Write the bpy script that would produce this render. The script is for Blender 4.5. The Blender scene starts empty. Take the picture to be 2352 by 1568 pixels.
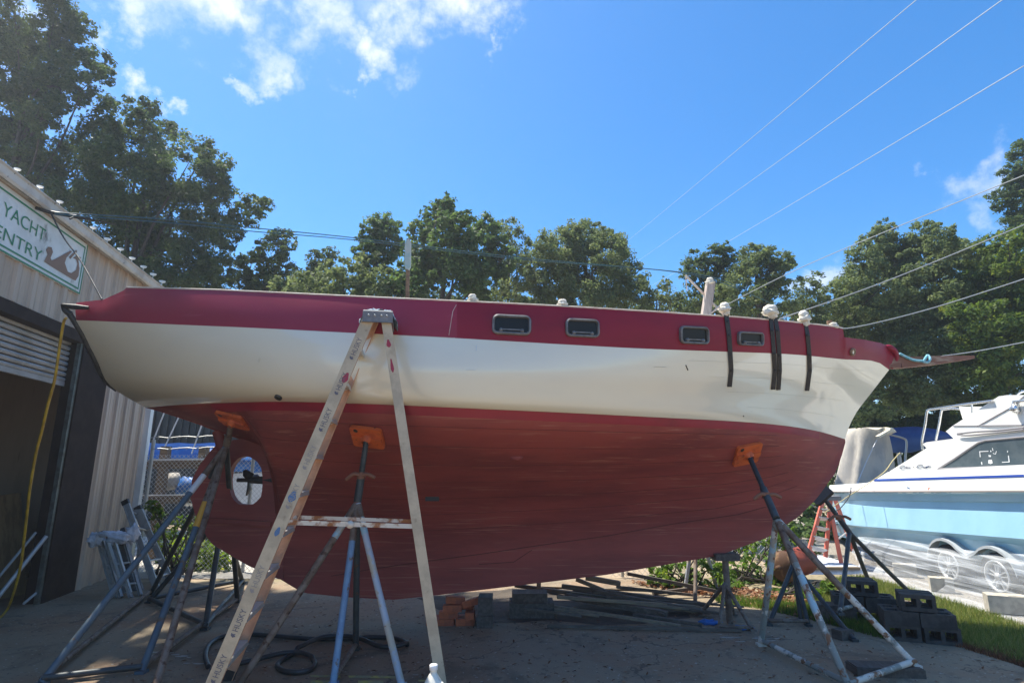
import bpy, math, random
import numpy as np
from mathutils import Vector, Matrix
from mathutils.bvhtree import BVHTree
random.seed(7); RNG = np.random.default_rng(7)
R = math.radians
sc = bpy.context.scene
COL = sc.collection
V = Vector

# ------------------------------------------------------------------ camera
F = 1310.0; CX, CY = 1176.0, 784.0; EYE = V((0, 0, 1.63)); PITCH = math.atan(291 / F)
cs, sn = math.cos(PITCH), math.sin(PITCH)
cam_d = bpy.data.cameras.new('camera'); cam = bpy.data.objects.new('camera', cam_d); COL.objects.link(cam)
cam.location = EYE; cam.rotation_euler = (math.pi / 2 + PITCH, 0, 0)
cam_d.sensor_width = 36; cam_d.lens = F / 2352 * 36; cam_d.clip_start = 0.05; cam_d.clip_end = 2000
sc.camera = cam

def ray(x, y):
    u = (x - CX) / F; v = (CY - y) / F
    return V((u, cs - v * sn, sn + v * cs))
def PY(x, y, Y):
    d = ray(x, y); return EYE + d * (Y / d.y)
def PZ(x, y, z=0.0):
    d = ray(x, y); return EYE + d * ((z - EYE.z) / d.z)
G = PZ
def pxm(Y):  # metres per pixel near depth Y
    return Y / F

# ------------------------------------------------------------------ mesh builder
ORG = {}
class MB:
    def __init__(s): s.v = []; s.f = []; s.m = []; s.s = []
    def add(s, vs, fs, m=0, sm=False):
        b = len(s.v); s.v += [tuple(p) for p in vs]
        for f in fs: s.f.append(tuple(i + b for i in f)); s.m.append(m); s.s.append(sm)
        return s
    def box(s, c, d, rot=None, m=0):
        h = V(d) / 2; M = rot or Matrix.Identity(3); c = V(c)
        vs = [c + M @ V((sx * h.x, sy * h.y, sz * h.z)) for sx in (-1, 1) for sy in (-1, 1) for sz in (-1, 1)]
        return s.add(vs, [(0, 1, 3, 2), (4, 6, 7, 5), (0, 4, 5, 1), (2, 3, 7, 6), (0, 2, 6, 4), (1, 5, 7, 3)], m)
    def bar(s, a, b, w, h, side=None, m=0, w2=None, h2=None):
        a = V(a); b = V(b); d = (b - a).normalized()
        sd = V(side) if side is not None else (d.cross(V((0, 0, 1))) if abs(d.z) < .95 else V((1, 0, 0)))
        sd = (sd - d * sd.dot(d)).normalized(); up = sd.cross(d)
        w2 = w if w2 is None else w2; h2 = h if h2 is None else h2
        vs = []
        for p, ww, hh in ((a, w, h), (b, w2, h2)):
            for i, j in ((-1, -1), (1, -1), (1, 1), (-1, 1)): vs.append(p + sd * (i * ww / 2) + up * (j * hh / 2))
        return s.add(vs, [(3, 2, 1, 0), (4, 5, 6, 7), (0, 1, 5, 4), (1, 2, 6, 5), (2, 3, 7, 6), (3, 0, 4, 7)], m)
    def tube(s, pts, r, n=8, m=0, caps=True, flat=1.0):
        pts = [V(p) for p in pts]; k = len(pts); rs = r if isinstance(r, (list, tuple)) else [r] * k
        vs = []; prev = None
        for i, p in enumerate(pts):
            t = (pts[min(i + 1, k - 1)] - pts[max(i - 1, 0)]).normalized()
            if prev is None:
                a = t.cross(V((0, 0, 1)) if abs(t.z) < .9 else V((1, 0, 0))).normalized()
            else:
                a = (prev - t * prev.dot(t)).normalized()
            prev = a; b = t.cross(a)
            for j in range(n):
                an = 2 * math.pi * j / n
                vs.append(p + (a * math.cos(an) + b * math.sin(an) * flat) * rs[i])
        fs = [(i * n + j, i * n + (j + 1) % n, (i + 1) * n + (j + 1) % n, (i + 1) * n + j) for i in range(k - 1) for j in range(n)]
        s.add(vs, fs, m, True)
        if caps:
            s.add(vs[:n], [tuple(range(n))[::-1]], m); s.add(vs[-n:], [tuple(range(n))], m)
        return s
    def prism(s, poly, vec, m=0):
        n = len(poly); vec = V(vec); a = [V(p) for p in poly]; b = [p + vec for p in a]
        return s.add(a + b, [tuple(range(n)), tuple(range(2 * n - 1, n - 1, -1))] + [((i + 1) % n, i, n + i, n + (i + 1) % n) for i in range(n)], m)
    def grid(s, rows, m=0, sm=True, closed=False):
        n = len(rows[0]); vs = [p for r in rows for p in r]
        fs = []
        for i in range(len(rows) - 1):
            for j in range(n if closed else n - 1):
                k = (j + 1) % n; fs.append((i * n + j, i * n + k, (i + 1) * n + k, (i + 1) * n + j))
        return s.add(vs, fs, m, sm)
    def lathe(s, base, prof, n=16, axis=(0, 0, 1), m=0):
        ax = V(axis).normalized(); a = ax.cross(V((1, 0, 0)) if abs(ax.x) < .9 else V((0, 1, 0))).normalized(); b = ax.cross(a); base = V(base)
        rows = [[base + ax * h + (a * math.cos(2 * math.pi * j / n) + b * math.sin(2 * math.pi * j / n)) * r for j in range(n)] for r, h in prof]
        return s.grid(rows, m, True, True)
    def lump(s, c, rad, n=14, rough=.18, m=0, seed=0):
        c = V(c); rr = random.Random(seed); ph = [rr.uniform(0, 6.28) for _ in range(9)]
        rows = []
        for i in range(n // 2 + 1):
            th = math.pi * i / (n // 2); row = []
            for j in range(n):
                p = 2 * math.pi * j / n; d = V((math.sin(th) * math.cos(p), math.sin(th) * math.sin(p), math.cos(th)))
                k = 1 + rough * (math.sin(d.x * 5 + ph[0]) * math.sin(d.y * 6 + ph[1]) + .6 * math.sin(d.z * 9 + ph[2] + d.x * 4) + .4 * math.sin(d.y * 13 + ph[3]) * math.sin(d.x * 11 + ph[4]))
                row.append(c + V((d.x * rad[0], d.y * rad[1], d.z * rad[2])) * k)
            rows.append(row)
        return s.grid(rows, m, True, True)
    def build(s, name, mats, parent=None, origin=None):
        me = bpy.data.meshes.new(name)
        vs = [V(p) for p in s.v]
        if parent is not None: org = ORG[parent.name]
        elif origin is not None: org = V(origin)
        else:
            n = len(vs); org = V((sum(p.x for p in vs) / n, sum(p.y for p in vs) / n, min(p.z for p in vs)))
        me.from_pydata([tuple(p - org) for p in vs], [], s.f)
        if not isinstance(mats, (list, tuple)): mats = [mats]
        for q in mats: me.materials.append(q)
        me.polygons.foreach_set('material_index', s.m); me.polygons.foreach_set('use_smooth', s.s); me.update()
        o = bpy.data.objects.new(name, me); COL.objects.link(o)
        if parent is not None: o.parent = parent
        else: o.location = org
        ORG[o.name] = org
        return o

def tag(o, label=None, cat=None, group=None, kind=None):
    if label: o['label'] = label
    if cat: o['category'] = cat
    if group: o['group'] = group
    if kind: o['kind'] = kind
    return o
def thing(name, label, cat, loc, group=None):
    o = bpy.data.objects.new(name, None); COL.objects.link(o); o.location = loc; o.empty_display_size = .1
    ORG[o.name] = V(loc); return tag(o, label, cat, group)
def struct(name, mb, m): return tag(mb.build(name, m), kind='structure')

def interp(pts, x):
    if x <= pts[0][0]: return pts[0][1]
    for (a, b), (c, d) in zip(pts, pts[1:]):
        if x <= c: return b + (d - b) * (x - a) / (c - a) if c > a else d
    return pts[-1][1]
def sinterp(pts, x):  # smooth (monotone cubic-ish via catmull) interpolation
    if x <= pts[0][0]: return pts[0][1]
    if x >= pts[-1][0]: return pts[-1][1]
    for i in range(len(pts) - 1):
        if x <= pts[i + 1][0]:
            x0, y0 = pts[i]; x1, y1 = pts[i + 1]; h = x1 - x0; t = (x - x0) / h
            m0 = (y1 - pts[i - 1][1]) / (x1 - pts[i - 1][0]) if i > 0 else (y1 - y0) / h
            m1 = (pts[i + 2][1] - y0) / (pts[i + 2][0] - x0) if i + 2 < len(pts) else (y1 - y0) / h
            return (2*t**3 - 3*t*t + 1) * y0 + (t**3 - 2*t*t + t) * h * m0 + (-2*t**3 + 3*t*t) * y1 + (t**3 - t*t) * h * m1
def cat(pts, n=6):  # catmull-rom through points
    pts = [V(p) for p in pts]; out = []
    for i in range(len(pts) - 1):
        p0 = pts[max(i - 1, 0)]; p1 = pts[i]; p2 = pts[i + 1]; p3 = pts[min(i + 2, len(pts) - 1)]
        for k in range(n):
            t = k / n
            out.append(.5 * ((2 * p1) + (p2 - p0) * t + (2*p0 - 5*p1 + 4*p2 - p3) * t*t + (3*p1 - p0 - 3*p2 + p3) * t**3))
    out.append(pts[-1]); return out

# ------------------------------------------------------------------ materials
def mat(name, col, rough=.6, metal=0.0, col2=None, scale=6.0, lo=.42, hi=.62, stretch=(1, 1, 1), bump=0.0, bscale=None, col3=None, scale3=30, lo3=.6, hi3=.68, spec=.5, coat=0.0, detail=6, stretch3=None):
    m = bpy.data.materials.new(name); m.use_nodes = True; nt = m.node_tree; n = nt.nodes; l = nt.links
    b = n['Principled BSDF']; b.inputs['Roughness'].default_value = rough; b.inputs['Metallic'].default_value = metal
    b.inputs['Specular IOR Level'].default_value = spec; b.inputs['Coat Weight'].default_value = coat
    b.inputs['Base Color'].default_value = (*col, 1)
    tc = n.new('ShaderNodeTexCoord')
    def noise(sc_, st, det=detail):
        mp = n.new('ShaderNodeMapping'); mp.inputs['Scale'].default_value = st; l.new(tc.outputs['Object'], mp.inputs['Vector'])
        t = n.new('ShaderNodeTexNoise'); t.inputs['Scale'].default_value = sc_; t.inputs['Detail'].default_value = det; t.inputs['Roughness'].default_value = .62
        l.new(mp.outputs['Vector'], t.inputs['Vector']); return t
    def ramp(src, a, c):
        r = n.new('ShaderNodeMapRange'); r.interpolation_type = 'SMOOTHSTEP'; r.inputs['From Min'].default_value = a; r.inputs['From Max'].default_value = c
        l.new(src, r.inputs['Value']); return r.outputs['Result']
    cur = None
    if col2 is not None:
        t = noise(scale, stretch); mx = n.new('ShaderNodeMix'); mx.data_type = 'RGBA'
        mx.inputs['A'].default_value = (*col, 1); mx.inputs['B'].default_value = (*col2, 1); l.new(ramp(t.outputs['Fac'], lo, hi), mx.inputs['Factor']); cur = mx.outputs['Result']
    if col3 is not None:
        t = noise(scale3, stretch3 or stretch); mx = n.new('ShaderNodeMix'); mx.data_type = 'RGBA'
        if cur: l.new(cur, mx.inputs['A'])
        else: mx.inputs['A'].default_value = (*col, 1)
        mx.inputs['B'].default_value = (*col3, 1); l.new(ramp(t.outputs['Fac'], lo3, hi3), mx.inputs['Factor']); cur = mx.outputs['Result']
    if cur: l.new(cur, b.inputs['Base Color'])
    if bump:
        t = noise(bscale or scale * 3, stretch); bp = n.new('ShaderNodeBump'); bp.inputs['Strength'].default_value = bump; bp.inputs['Distance'].default_value = .02
        l.new(t.outputs['Fac'], bp.inputs['Height']); l.new(bp.outputs['Normal'], b.inputs['Normal'])
    return m

def leafmat(name, c1, c2, c3, trans=.35, tcol=None):
    m = bpy.data.materials.new(name); m.use_nodes = True; nt = m.node_tree; n = nt.nodes; l = nt.links
    b = n['Principled BSDF']; b.inputs['Roughness'].default_value = .6; b.inputs['Specular IOR Level'].default_value = .22
    at = n.new('ShaderNodeAttribute'); at.attribute_name = 'rnd'
    cr = n.new('ShaderNodeValToRGB'); e = cr.color_ramp.elements
    e[0].position = 0; e[0].color = (*c1, 1); e[1].position = 1; e[1].color = (*c3, 1); k = e.new(.5); k.color = (*c2, 1)
    l.new(at.outputs['Fac'], cr.inputs['Fac']); l.new(cr.outputs['Color'], b.inputs['Base Color'])
    tr = n.new('ShaderNodeBsdfTranslucent'); hs = n.new('ShaderNodeHueSaturation'); hs.inputs['Hue'].default_value = .485; hs.inputs['Saturation'].default_value = 1.15; hs.inputs['Value'].default_value = 1.5
    l.new(cr.outputs['Color'], hs.inputs['Color']); l.new(hs.outputs['Color'], tr.inputs['Color'])
    mx = n.new('ShaderNodeMixShader'); mx.inputs['Fac'].default_value = trans
    l.new(b.outputs['BSDF'], mx.inputs[1]); l.new(tr.outputs['BSDF'], mx.inputs[2]); l.new(mx.outputs['Shader'], n['Material Output'].inputs['Surface'])
    return m

M = {}
M['red'] = mat('red_topside_paint', (.255, .007, .026), .42, 0, (.20, .006, .022), 1.4, .35, .7, (.5, 1, 2), bump=.015, bscale=3, spec=.28, col3=(.30, .03, .05), scale3=5, lo3=.64, hi3=.8, stretch3=(.5, 1, 3))
M['cream'] = mat('cream_topside_paint', (.82, .755, .585), .22, 0, (.76, .71, .57), 1.2, .38, .68, (.35, 1, 1.6), bump=.05, bscale=2.6, coat=1.0, col3=(.55, .51, .40), scale3=9, lo3=.68, hi3=.80, stretch3=(.25, 1, 3))
M['redold'] = mat('faded_red_topside_paint', (.315, .020, .046), .36, 0, (.27, .014, .036), 1.2, .35, .7, (.5, 1, 2), bump=.015, bscale=3, spec=.4, col3=(.38, .06, .085), scale3=4, lo3=.62, hi3=.8, stretch3=(.4, 1, 3))
M['boot'] = mat('boot_stripe_paint', (.30, .012, .03), .4, 0, (.22, .012, .025), 5, .4, .7, (.3, 1, 1))
M['bottom'] = mat('bottom_paint', (.315, .060, .048), .60, 0, (.21, .041, .036), 1.9, .36, .64, (.35, 1, 1.6), bump=.14, bscale=9, col3=(.37, .125, .088), scale3=6, lo3=.56, hi3=.70, stretch3=(.22, 1, 8))
M['caprail'] = mat('weathered_caprail', (.55, .42, .34), .7, 0, (.62, .55, .46), 9, .4, .6)
M['deck'] = mat('deck_paint', (.5, .47, .4), .7)
M['black'] = mat('black_iron', (.02, .02, .021), .5, 0, (.05, .045, .04), 20, .5, .7, bump=.1)
M['rag'] = mat('white_rag', (.78, .73, .62), .9, 0, (.55, .48, .36), 14, .5, .7, bump=.5, bscale=40)
M['alu'] = mat('dull_aluminium', (.44, .44, .43), .5, .35, (.32, .32, .31), 12, .4, .7, bump=.03)
M['portframe'] = mat('porthole_frame', (.19, .18, .175), .5, .3, (.11, .105, .10), 14, .4, .7)
M['portglass'] = mat('dark_port_glass', (.012, .013, .013), .35, 0, spec=.25)
M['wood'] = mat('weathered_wood', (.26, .15, .08), .75, 0, (.16, .09, .05), 5, .4, .6, (1, 6, 6), bump=.2)
M['sprit'] = mat('bowsprit_wood', (.20, .085, .05), .7, 0, (.34, .25, .18), 3.5, .5, .66, (1, 5, 5), bump=.2)
M['orange'] = mat('orange_pad_paint', (.62, .12, .022), .55, 0, (.42, .075, .02), 9, .45, .7, bump=.05, col3=(.22, .05, .02), scale3=22, lo3=.62, hi3=.7)
M['dullblue'] = mat('dull_blue_leg_paint', (.065, .105, .145), .6, 0, (.09, .135, .17), 6, .4, .6, bump=.05, col3=(.12, .085, .06), scale3=9, lo3=.56, hi3=.64)
M['blueleg'] = mat('blue_leg_paint', (.13, .22, .36), .5, .0, (.18, .29, .42), 6, .4, .6, bump=.05, col3=(.16, .10, .065), scale3=11, lo3=.58, hi3=.64)
M['darkleg'] = mat('dark_steel_paint', (.035, .045, .05), .5, .2, (.06, .075, .08), 7, .4, .65, bump=.06, col3=(.10, .06, .04), scale3=16, lo3=.6, hi3=.7)
M['rustleg'] = mat('rusty_steel', (.13, .085, .06), .7, .1, (.20, .16, .13), 8, .4, .6, bump=.1, col3=(.07, .035, .022), scale3=18, lo3=.55, hi3=.65)
M['whiteleg'] = mat('chipped_white_steel', (.55, .53, .47), .6, 0, (.20, .22, .20), 5, .46, .52, bump=.08, col3=(.17, .075, .03), scale3=13, lo3=.54, hi3=.6)
M['bluepatch'] = mat('pale_blue_steel', (.30, .45, .52), .6, 0, (.35, .33, .28), 7, .47, .53, bump=.08, col3=(.17, .08, .04), scale3=14, lo3=.57, hi3=.63)
M['silverleg'] = mat('silver_blue_steel', (.40, .44, .50), .55, .0, (.46, .40, .31), 4, .48, .56, bump=.05, col3=(.2, .12, .08), scale3=16, lo3=.6, hi3=.66)
M['yellowtape'] = mat('yellow_tape', (.62, .32, .04), .6)
M['whitetape'] = mat('white_tape', (.6, .62, .64), .6)
M['ladder'] = mat('ladder_rail_grey', (.54, .435, .30), .55, 0, (.43, .345, .24), 7, .4, .6, bump=.04, col3=(.30, .22, .14), scale3=14, lo3=.62, hi3=.74)
M['peach'] = mat('ladder_inner_hull_reflection', (.64, .34, .20), .6, 0, (.52, .27, .16), 8, .4, .6)  # peach colour stands for the red hull reflected in the inner faces
M['step'] = mat('ladder_step_alu', (.62, .62, .60), .4, .5, (.5, .5, .48), 18, .4, .6, (1, 12, 1), bump=.05)
M['aludark'] = mat('grimy_aluminium', (.07, .075, .08), .7, .1, (.17, .17, .17), 9, .45, .6, (1, 1, .3), col3=(.08, .08, .08), scale3=14, lo3=.58, hi3=.66)
M['capgrey'] = mat('ladder_cap_grey', (.16, .16, .17), .6, 0, (.24, .23, .23), 16, .45, .7)
M['inkfaint'] = mat('worn_ink', (.30, .26, .24), .8)
M['ink'] = mat('faded_ink', (.13, .12, .15), .8)
M['spread'] = mat('rusty_spreader', (.60, .54, .46), .5, .2, (.28, .10, .03), 5, .48, .58, (1, 1, 1), bump=.05, col3=(.13, .05, .02), scale3=12, lo3=.6, hi3=.68)
M['redpaint'] = mat('red_paint_smear', (.35, .02, .05), .5)
M['bluepaint'] = mat('blue_paint_smear', (.07, .16, .32), .5)
M['bluerag'] = mat('grey_blue_rag', (.32, .40, .46), .95, 0, (.10, .17, .26), 30, .45, .6, bump=.9, bscale=60)
M['olad'] = mat('orange_fibreglass', (.72, .17, .11), .5, 0, (.62, .14, .09), 6, .4, .6)
M['brick'] = mat('orange_brick', (.50, .125, .05), .85, 0, (.32, .085, .045), 14, .4, .65, bump=.25)
M['block'] = mat('dark_concrete_block', (.065, .060, .054), .95, 0, (.036, .034, .032), 9, .4, .6, bump=.3, col3=(.09, .08, .07), scale3=30, lo3=.6, hi3=.7)
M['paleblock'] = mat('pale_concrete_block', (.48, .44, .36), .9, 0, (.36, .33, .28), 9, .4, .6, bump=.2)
M['timber'] = mat('dark_timber', (.075, .06, .05), .85, 0, (.12, .10, .085), 5, .4, .65, (6, 1, 6), bump=.3)
M['plank'] = mat('grey_plank', (.26, .20, .13), .8, 0, (.16, .13, .10), 6, .4, .65, (.6, 6, 6), bump=.2)
M['plankdark'] = mat('dark_plank', (.095, .075, .06), .85, 0, (.15, .125, .10), 6, .45, .65, (.6, 6, 6), bump=.2)
M['hose'] = mat('black_rubber_hose', (.018, .021, .024), .45, 0, (.04, .04, .042), 5, .5, .7)
M['yhose'] = mat('yellow_hose', (.60, .38, .025), .5, 0, (.42, .25, .02), 9, .4, .6)
M['plasticjug'] = mat('white_jug', (.80, .77, .66), .35)
M['capwhite'] = mat('white_cap', (.85, .86, .86), .35)
M['wall'] = mat('tan_metal_siding', (.54, .415, .315), .5, .0, (.45, .34, .25), 2.2, .4, .65, (1, 1, .25), bump=.02, col3=(.19, .14, .10), scale3=6, lo3=.63, hi3=.8, stretch3=(3, 3, .25))
M['fascia'] = mat('pale_gutter_paint', (.60, .55, .48), .6, 0, (.42, .37, .32), 3, .45, .7, (1, 1, 1), col3=(.06, .055, .05), scale3=14, lo3=.62, hi3=.7, bump=.05)
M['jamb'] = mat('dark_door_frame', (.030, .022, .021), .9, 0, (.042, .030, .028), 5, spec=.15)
M['track'] = mat('door_track', (.16, .19, .18), .5, .5, (.10, .11, .10), 9)
M['slat'] = mat('roller_door_slat', (.44, .43, .41), .6, .0, (.34, .33, .30), 3, .4, .65)
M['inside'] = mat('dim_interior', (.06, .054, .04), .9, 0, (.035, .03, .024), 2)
M['signboard'] = mat('white_sign_board', (.74, .75, .73), .5, 0, (.62, .63, .60), 3, .45, .7, col3=(.16, .15, .12), scale3=3.1, lo3=.60, hi3=.75, stretch3=(1, 1, .6))
M['signgreen'] = mat('sign_green', (.035, .22, .11), .6)
M['signbrown'] = mat('sign_brown', (.24, .14, .095), .6)
M['roof'] = mat('roof_metal', (.5, .5, .5), .5, .4)
M['bulb'] = mat('white_bulb_glass', (.85, .83, .76), .3)
M['cable'] = mat('dark_cable', (.03, .035, .04), .6)
M['greencable'] = mat('green_cable', (.03, .10, .12), .5)
M['paleline'] = mat('pale_power_line', (.50, .52, .55), .4, .3)
M['greyline'] = mat('grey_rope', (.36, .38, .38), .8)
M['turq'] = mat('turquoise_rope', (.12, .38, .45), .85, 0, (.3, .5, .55), 40)
M['yrope'] = mat('yellow_rope', (.5, .42, .2), .8)
M['pboat'] = mat('pale_blue_gelcoat', (.31, .55, .71), .3, 0, (.28, .51, .67), 2, .4, .65, coat=.3)
M['pwhite'] = mat('white_gelcoat', (.80, .79, .74), .35, 0, (.74, .73, .68), 2.5, .45, .7, coat=.2)
M['prail'] = mat('rub_rail', (.55, .46, .42), .5)
M['pblue'] = mat('navy_stripe', (.02, .055, .30), .4)
M['box'] = mat('cardboard_box', (.22, .15, .09), .9, 0, (.15, .10, .06), 4)
M['ply'] = mat('old_plywood', (.30, .19, .09), .8, 0, (.20, .12, .06), 3, stretch=(3, 3, .5))
M['pglass'] = mat('tinted_window', (.06, .085, .10), .25, 0, (.09, .115, .13), 3, spec=.3)
M['pframe'] = mat('grey_window_gasket', (.26, .25, .26), .5)
M['pbottom'] = mat('grey_bottom', (.16, .17, .19), .6)
M['chrome'] = mat('stainless_rail', (.62, .63, .64), .22, .9)
M['navyink'] = mat('navy_lettering', (.02, .04, .12), .5)
M['sticker'] = mat('peeling_sticker', (.75, .77, .78), .6)
M['tyre'] = mat('tyre_rubber', (.03, .03, .032), .85)
M['rim'] = mat('white_rim', (.5, .51, .52), .35, .2)
M['fender'] = mat('pale_fender', (.40, .43, .45), .4)
M['tarp'] = mat('beige_tarp', (.52, .48, .42), .85, 0, (.38, .36, .34), 3, .42, .62, (1, 1, .5), bump=.25, bscale=5)
M['bluetarp'] = mat('blue_tarp', (.015, .13, .44), .5, 0, (.03, .20, .55), 4, .4, .65, bump=.4, bscale=8)
M['navyhull'] = mat('blue_cover', (.012, .075, .30), .6, 0, (.02, .10, .36), 3)
M['bark'] = mat('bark', (.085, .07, .055), .9, 0, (.05, .042, .035), 8, .4, .6, (3, 3, .6), bump=.6)
M['shed'] = mat('dark_shed_siding', (.035, .045, .05), .7, 0, (.05, .06, .065), 2)
M['galv'] = mat('galvanised_wire', (.42, .43, .43), .45, .6)
M['fencewood'] = mat('rack_timber', (.17, .12, .075), .8, 0, (.10, .07, .05), 6, .4, .6, (1, 6, 6), bump=.2)
M['whitehull'] = mat('white_boat_side', (.70, .72, .72), .4, 0, (.6, .62, .62), 2)
M['tank'] = mat('orange_tank', (.28, .045, .022), .75, 0, (.19, .035, .02), 6, .4, .65)
M['tankend'] = mat('rusty_tank_end', (.09, .045, .026), .9, 0, (.22, .13, .07), 9, .5, .66, (1, 1, .4), bump=.3)
M['plasticbag'] = mat('white_plastic_bag', (.72, .74, .80), .4, 0, (.6, .63, .7), 14, .4, .6, bump=.5)
M['concrete'] = None
M['seam'] = mat('hull_seam', (.10, .026, .022), .8)
M['creamseam'] = mat('topside_seam', (.60, .56, .44), .5)
L1 = leafmat('oak_leaf_dark', (.042, .070, .030), (.078, .118, .044), (.13, .175, .060), .42)
L2 = leafmat('vine_leaf', (.050, .090, .034), (.092, .150, .052), (.16, .225, .075), .42)
L3 = leafmat('live_oak_leaf', (.082, .118, .050), (.140, .182, .076), (.23, .27, .115), .44)
L4 = leafmat('bright_leaf', (.055, .10, .022), (.14, .22, .04), (.33, .37, .06), .58)
L6 = leafmat('vine_leaf_bright', (.05, .09, .024), (.10, .155, .038), (.23, .26, .055), .45)
L5 = leafmat('undergrowth_leaf', (.05, .10, .022), (.10, .18, .035), (.21, .28, .06), .45)
LD = leafmat('dead_leaf', (.09, .045, .025), (.20, .09, .045), (.34, .19, .10), .2)
LG = leafmat('grass_blade', (.09, .14, .03), (.18, .23, .06), (.36, .33, .14), .40)
# ------------------------------------------------------------------ sun and sky
SUN_EL, SUN_BACK = 65.0, 33.0      # elevation, degrees behind the boat measured from -X
sd = V((-math.cos(R(SUN_BACK)) * math.cos(R(SUN_EL)), math.sin(R(SUN_BACK)) * math.cos(R(SUN_EL)), math.sin(R(SUN_EL))))
sl = bpy.data.lights.new('sun', 'SUN'); sl.energy = 5.0; sl.angle = R(.55); sl.color = (1, .94, .82)
so = bpy.data.objects.new('sun', sl); COL.objects.link(so); so.rotation_euler = (-sd).to_track_quat('-Z', 'Y').to_euler(); so.location = (0, 0, 30)
w = bpy.data.worlds.new('World'); sc.world = w; w.use_nodes = True; nt = w.node_tree; n = nt.nodes; l = nt.links
bg = n['Background']; bg.inputs['Strength'].default_value = .14
sky = n.new('ShaderNodeTexSky'); sky.sky_type = 'NISHITA'; sky.sun_disc = False
sky.sun_elevation = R(SUN_EL); sky.sun_rotation = math.atan2(sd.x, sd.y)
sky.altitude = 0; sky.air_density = .9; sky.dust_density = .35; sky.ozone_density = 4.0
hsv = n.new('ShaderNodeHueSaturation'); hsv.inputs['Saturation'].default_value = 1.34; hsv.inputs['Hue'].default_value = .498; hsv.inputs['Value'].default_value = .95
l.new(sky.outputs['Color'], hsv.inputs['Color'])
# clouds: patches of the sky in fixed world directions
tc = n.new('ShaderNodeTexCoord'); nm = n.new('ShaderNodeVectorMath'); nm.operation = 'NORMALIZE'; l.new(tc.outputs['Generated'], nm.inputs[0])
wz = n.new('ShaderNodeTexNoise'); wz.inputs['Scale'].default_value = 5.5; wz.inputs['Detail'].default_value = 8; wz.inputs['Roughness'].default_value = .62; l.new(nm.outputs[0], wz.inputs['Vector'])
wv = n.new('ShaderNodeVectorMath'); wv.operation = 'SUBTRACT'; wv.inputs[1].default_value = (.5, .5, .5); l.new(wz.outputs['Color'], wv.inputs[0])
wp = n.new('ShaderNodeVectorMath'); wp.operation = 'MULTIPLY_ADD'; wp.inputs[1].default_value = (.42, .42, .42); l.new(wv.outputs[0], wp.inputs[0]); l.new(nm.outputs[0], wp.inputs[2])
caps = [(330, -30, 120, .9), (450, -20, 140, .95), (400, 60, 60, .6), (560, 30, 90, .8), (680, -20, 130, .95), (790, 40, 100, 1.), (805, 120, 55, .8), (940, -20, 130, 1.), (1090, 0, 120, .95), (1130, 140, 40, .5), (520, 110, 45, .5),
        (240, 170, 80, .8), (190, 90, 80, .8), (60, 60, 120, .8), (300, 180, 50, .65), (1890, 590, 80, .7), (1850, 620, 50, .5), (2280, 460, 105, .55), (2170, 415, 42, .35), (-300, -100, 500, .9), (900, -420, 380, .9), (300, -320, 300, 1.)]
acc = None
for x, y, r, wt in caps:
    d = ray(x, y).normalized(); e = ray(x + r, y).normalized(); rad = (e - d).length
    ds = n.new('ShaderNodeVectorMath'); ds.operation = 'DISTANCE'; ds.inputs[1].default_value = d; l.new(wp.outputs[0], ds.inputs[0])
    mr = n.new('ShaderNodeMapRange'); mr.interpolation_type = 'SMOOTHSTEP'; mr.inputs['From Min'].default_value = rad * .1; mr.inputs['From Max'].default_value = rad * 1.08; mr.inputs['To Min'].default_value = wt; mr.inputs['To Max'].default_value = 0
    l.new(ds.outputs['Value'], mr.inputs['Value'])
    if acc is None: acc = mr.outputs['Result']
    else:
        mx = n.new('ShaderNodeMath'); mx.operation = 'MAXIMUM'; l.new(acc, mx.inputs[0]); l.new(mr.outputs['Result'], mx.inputs[1]); acc = mx.outputs[0]
nz = n.new('ShaderNodeTexNoise'); nz.inputs['Scale'].default_value = 9; nz.inputs['Detail'].default_value = 9; nz.inputs['Roughness'].default_value = .6; nz.inputs['Distortion'].default_value = .3
l.new(nm.outputs[0], nz.inputs['Vector'])
cm = n.new('ShaderNodeMapRange'); cm.inputs['From Min'].default_value = .25; cm.inputs['From Max'].default_value = .62; cm.inputs['To Min'].default_value = .30; cm.inputs['To Max'].default_value = 1.0; l.new(nz.outputs['Fac'], cm.inputs['Value'])
gm = n.new('ShaderNodeMath'); gm.operation = 'MULTIPLY'; gm.use_clamp = True; l.new(cm.outputs['Result'], gm.inputs[0]); l.new(acc, gm.inputs[1])
cx = n.new('ShaderNodeMix'); cx.data_type = 'RGBA'; cx.inputs['B'].default_value = (4.6, 4.75, 5.0, 1); l.new(gm.outputs[0], cx.inputs['Factor']); l.new(hsv.outputs['Color'], cx.inputs['A'])
l.new(cx.outputs['Result'], bg.inputs['Color'])
sc.view_settings.view_transform = 'Standard'; sc.view_settings.look = 'None'; sc.view_settings.gamma = 1; sc.view_settings.exposure = .9
sc.cycles.max_bounces = 8; sc.cycles.transparent_max_bounces = 16; sc.cycles.use_denoising = True

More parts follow.
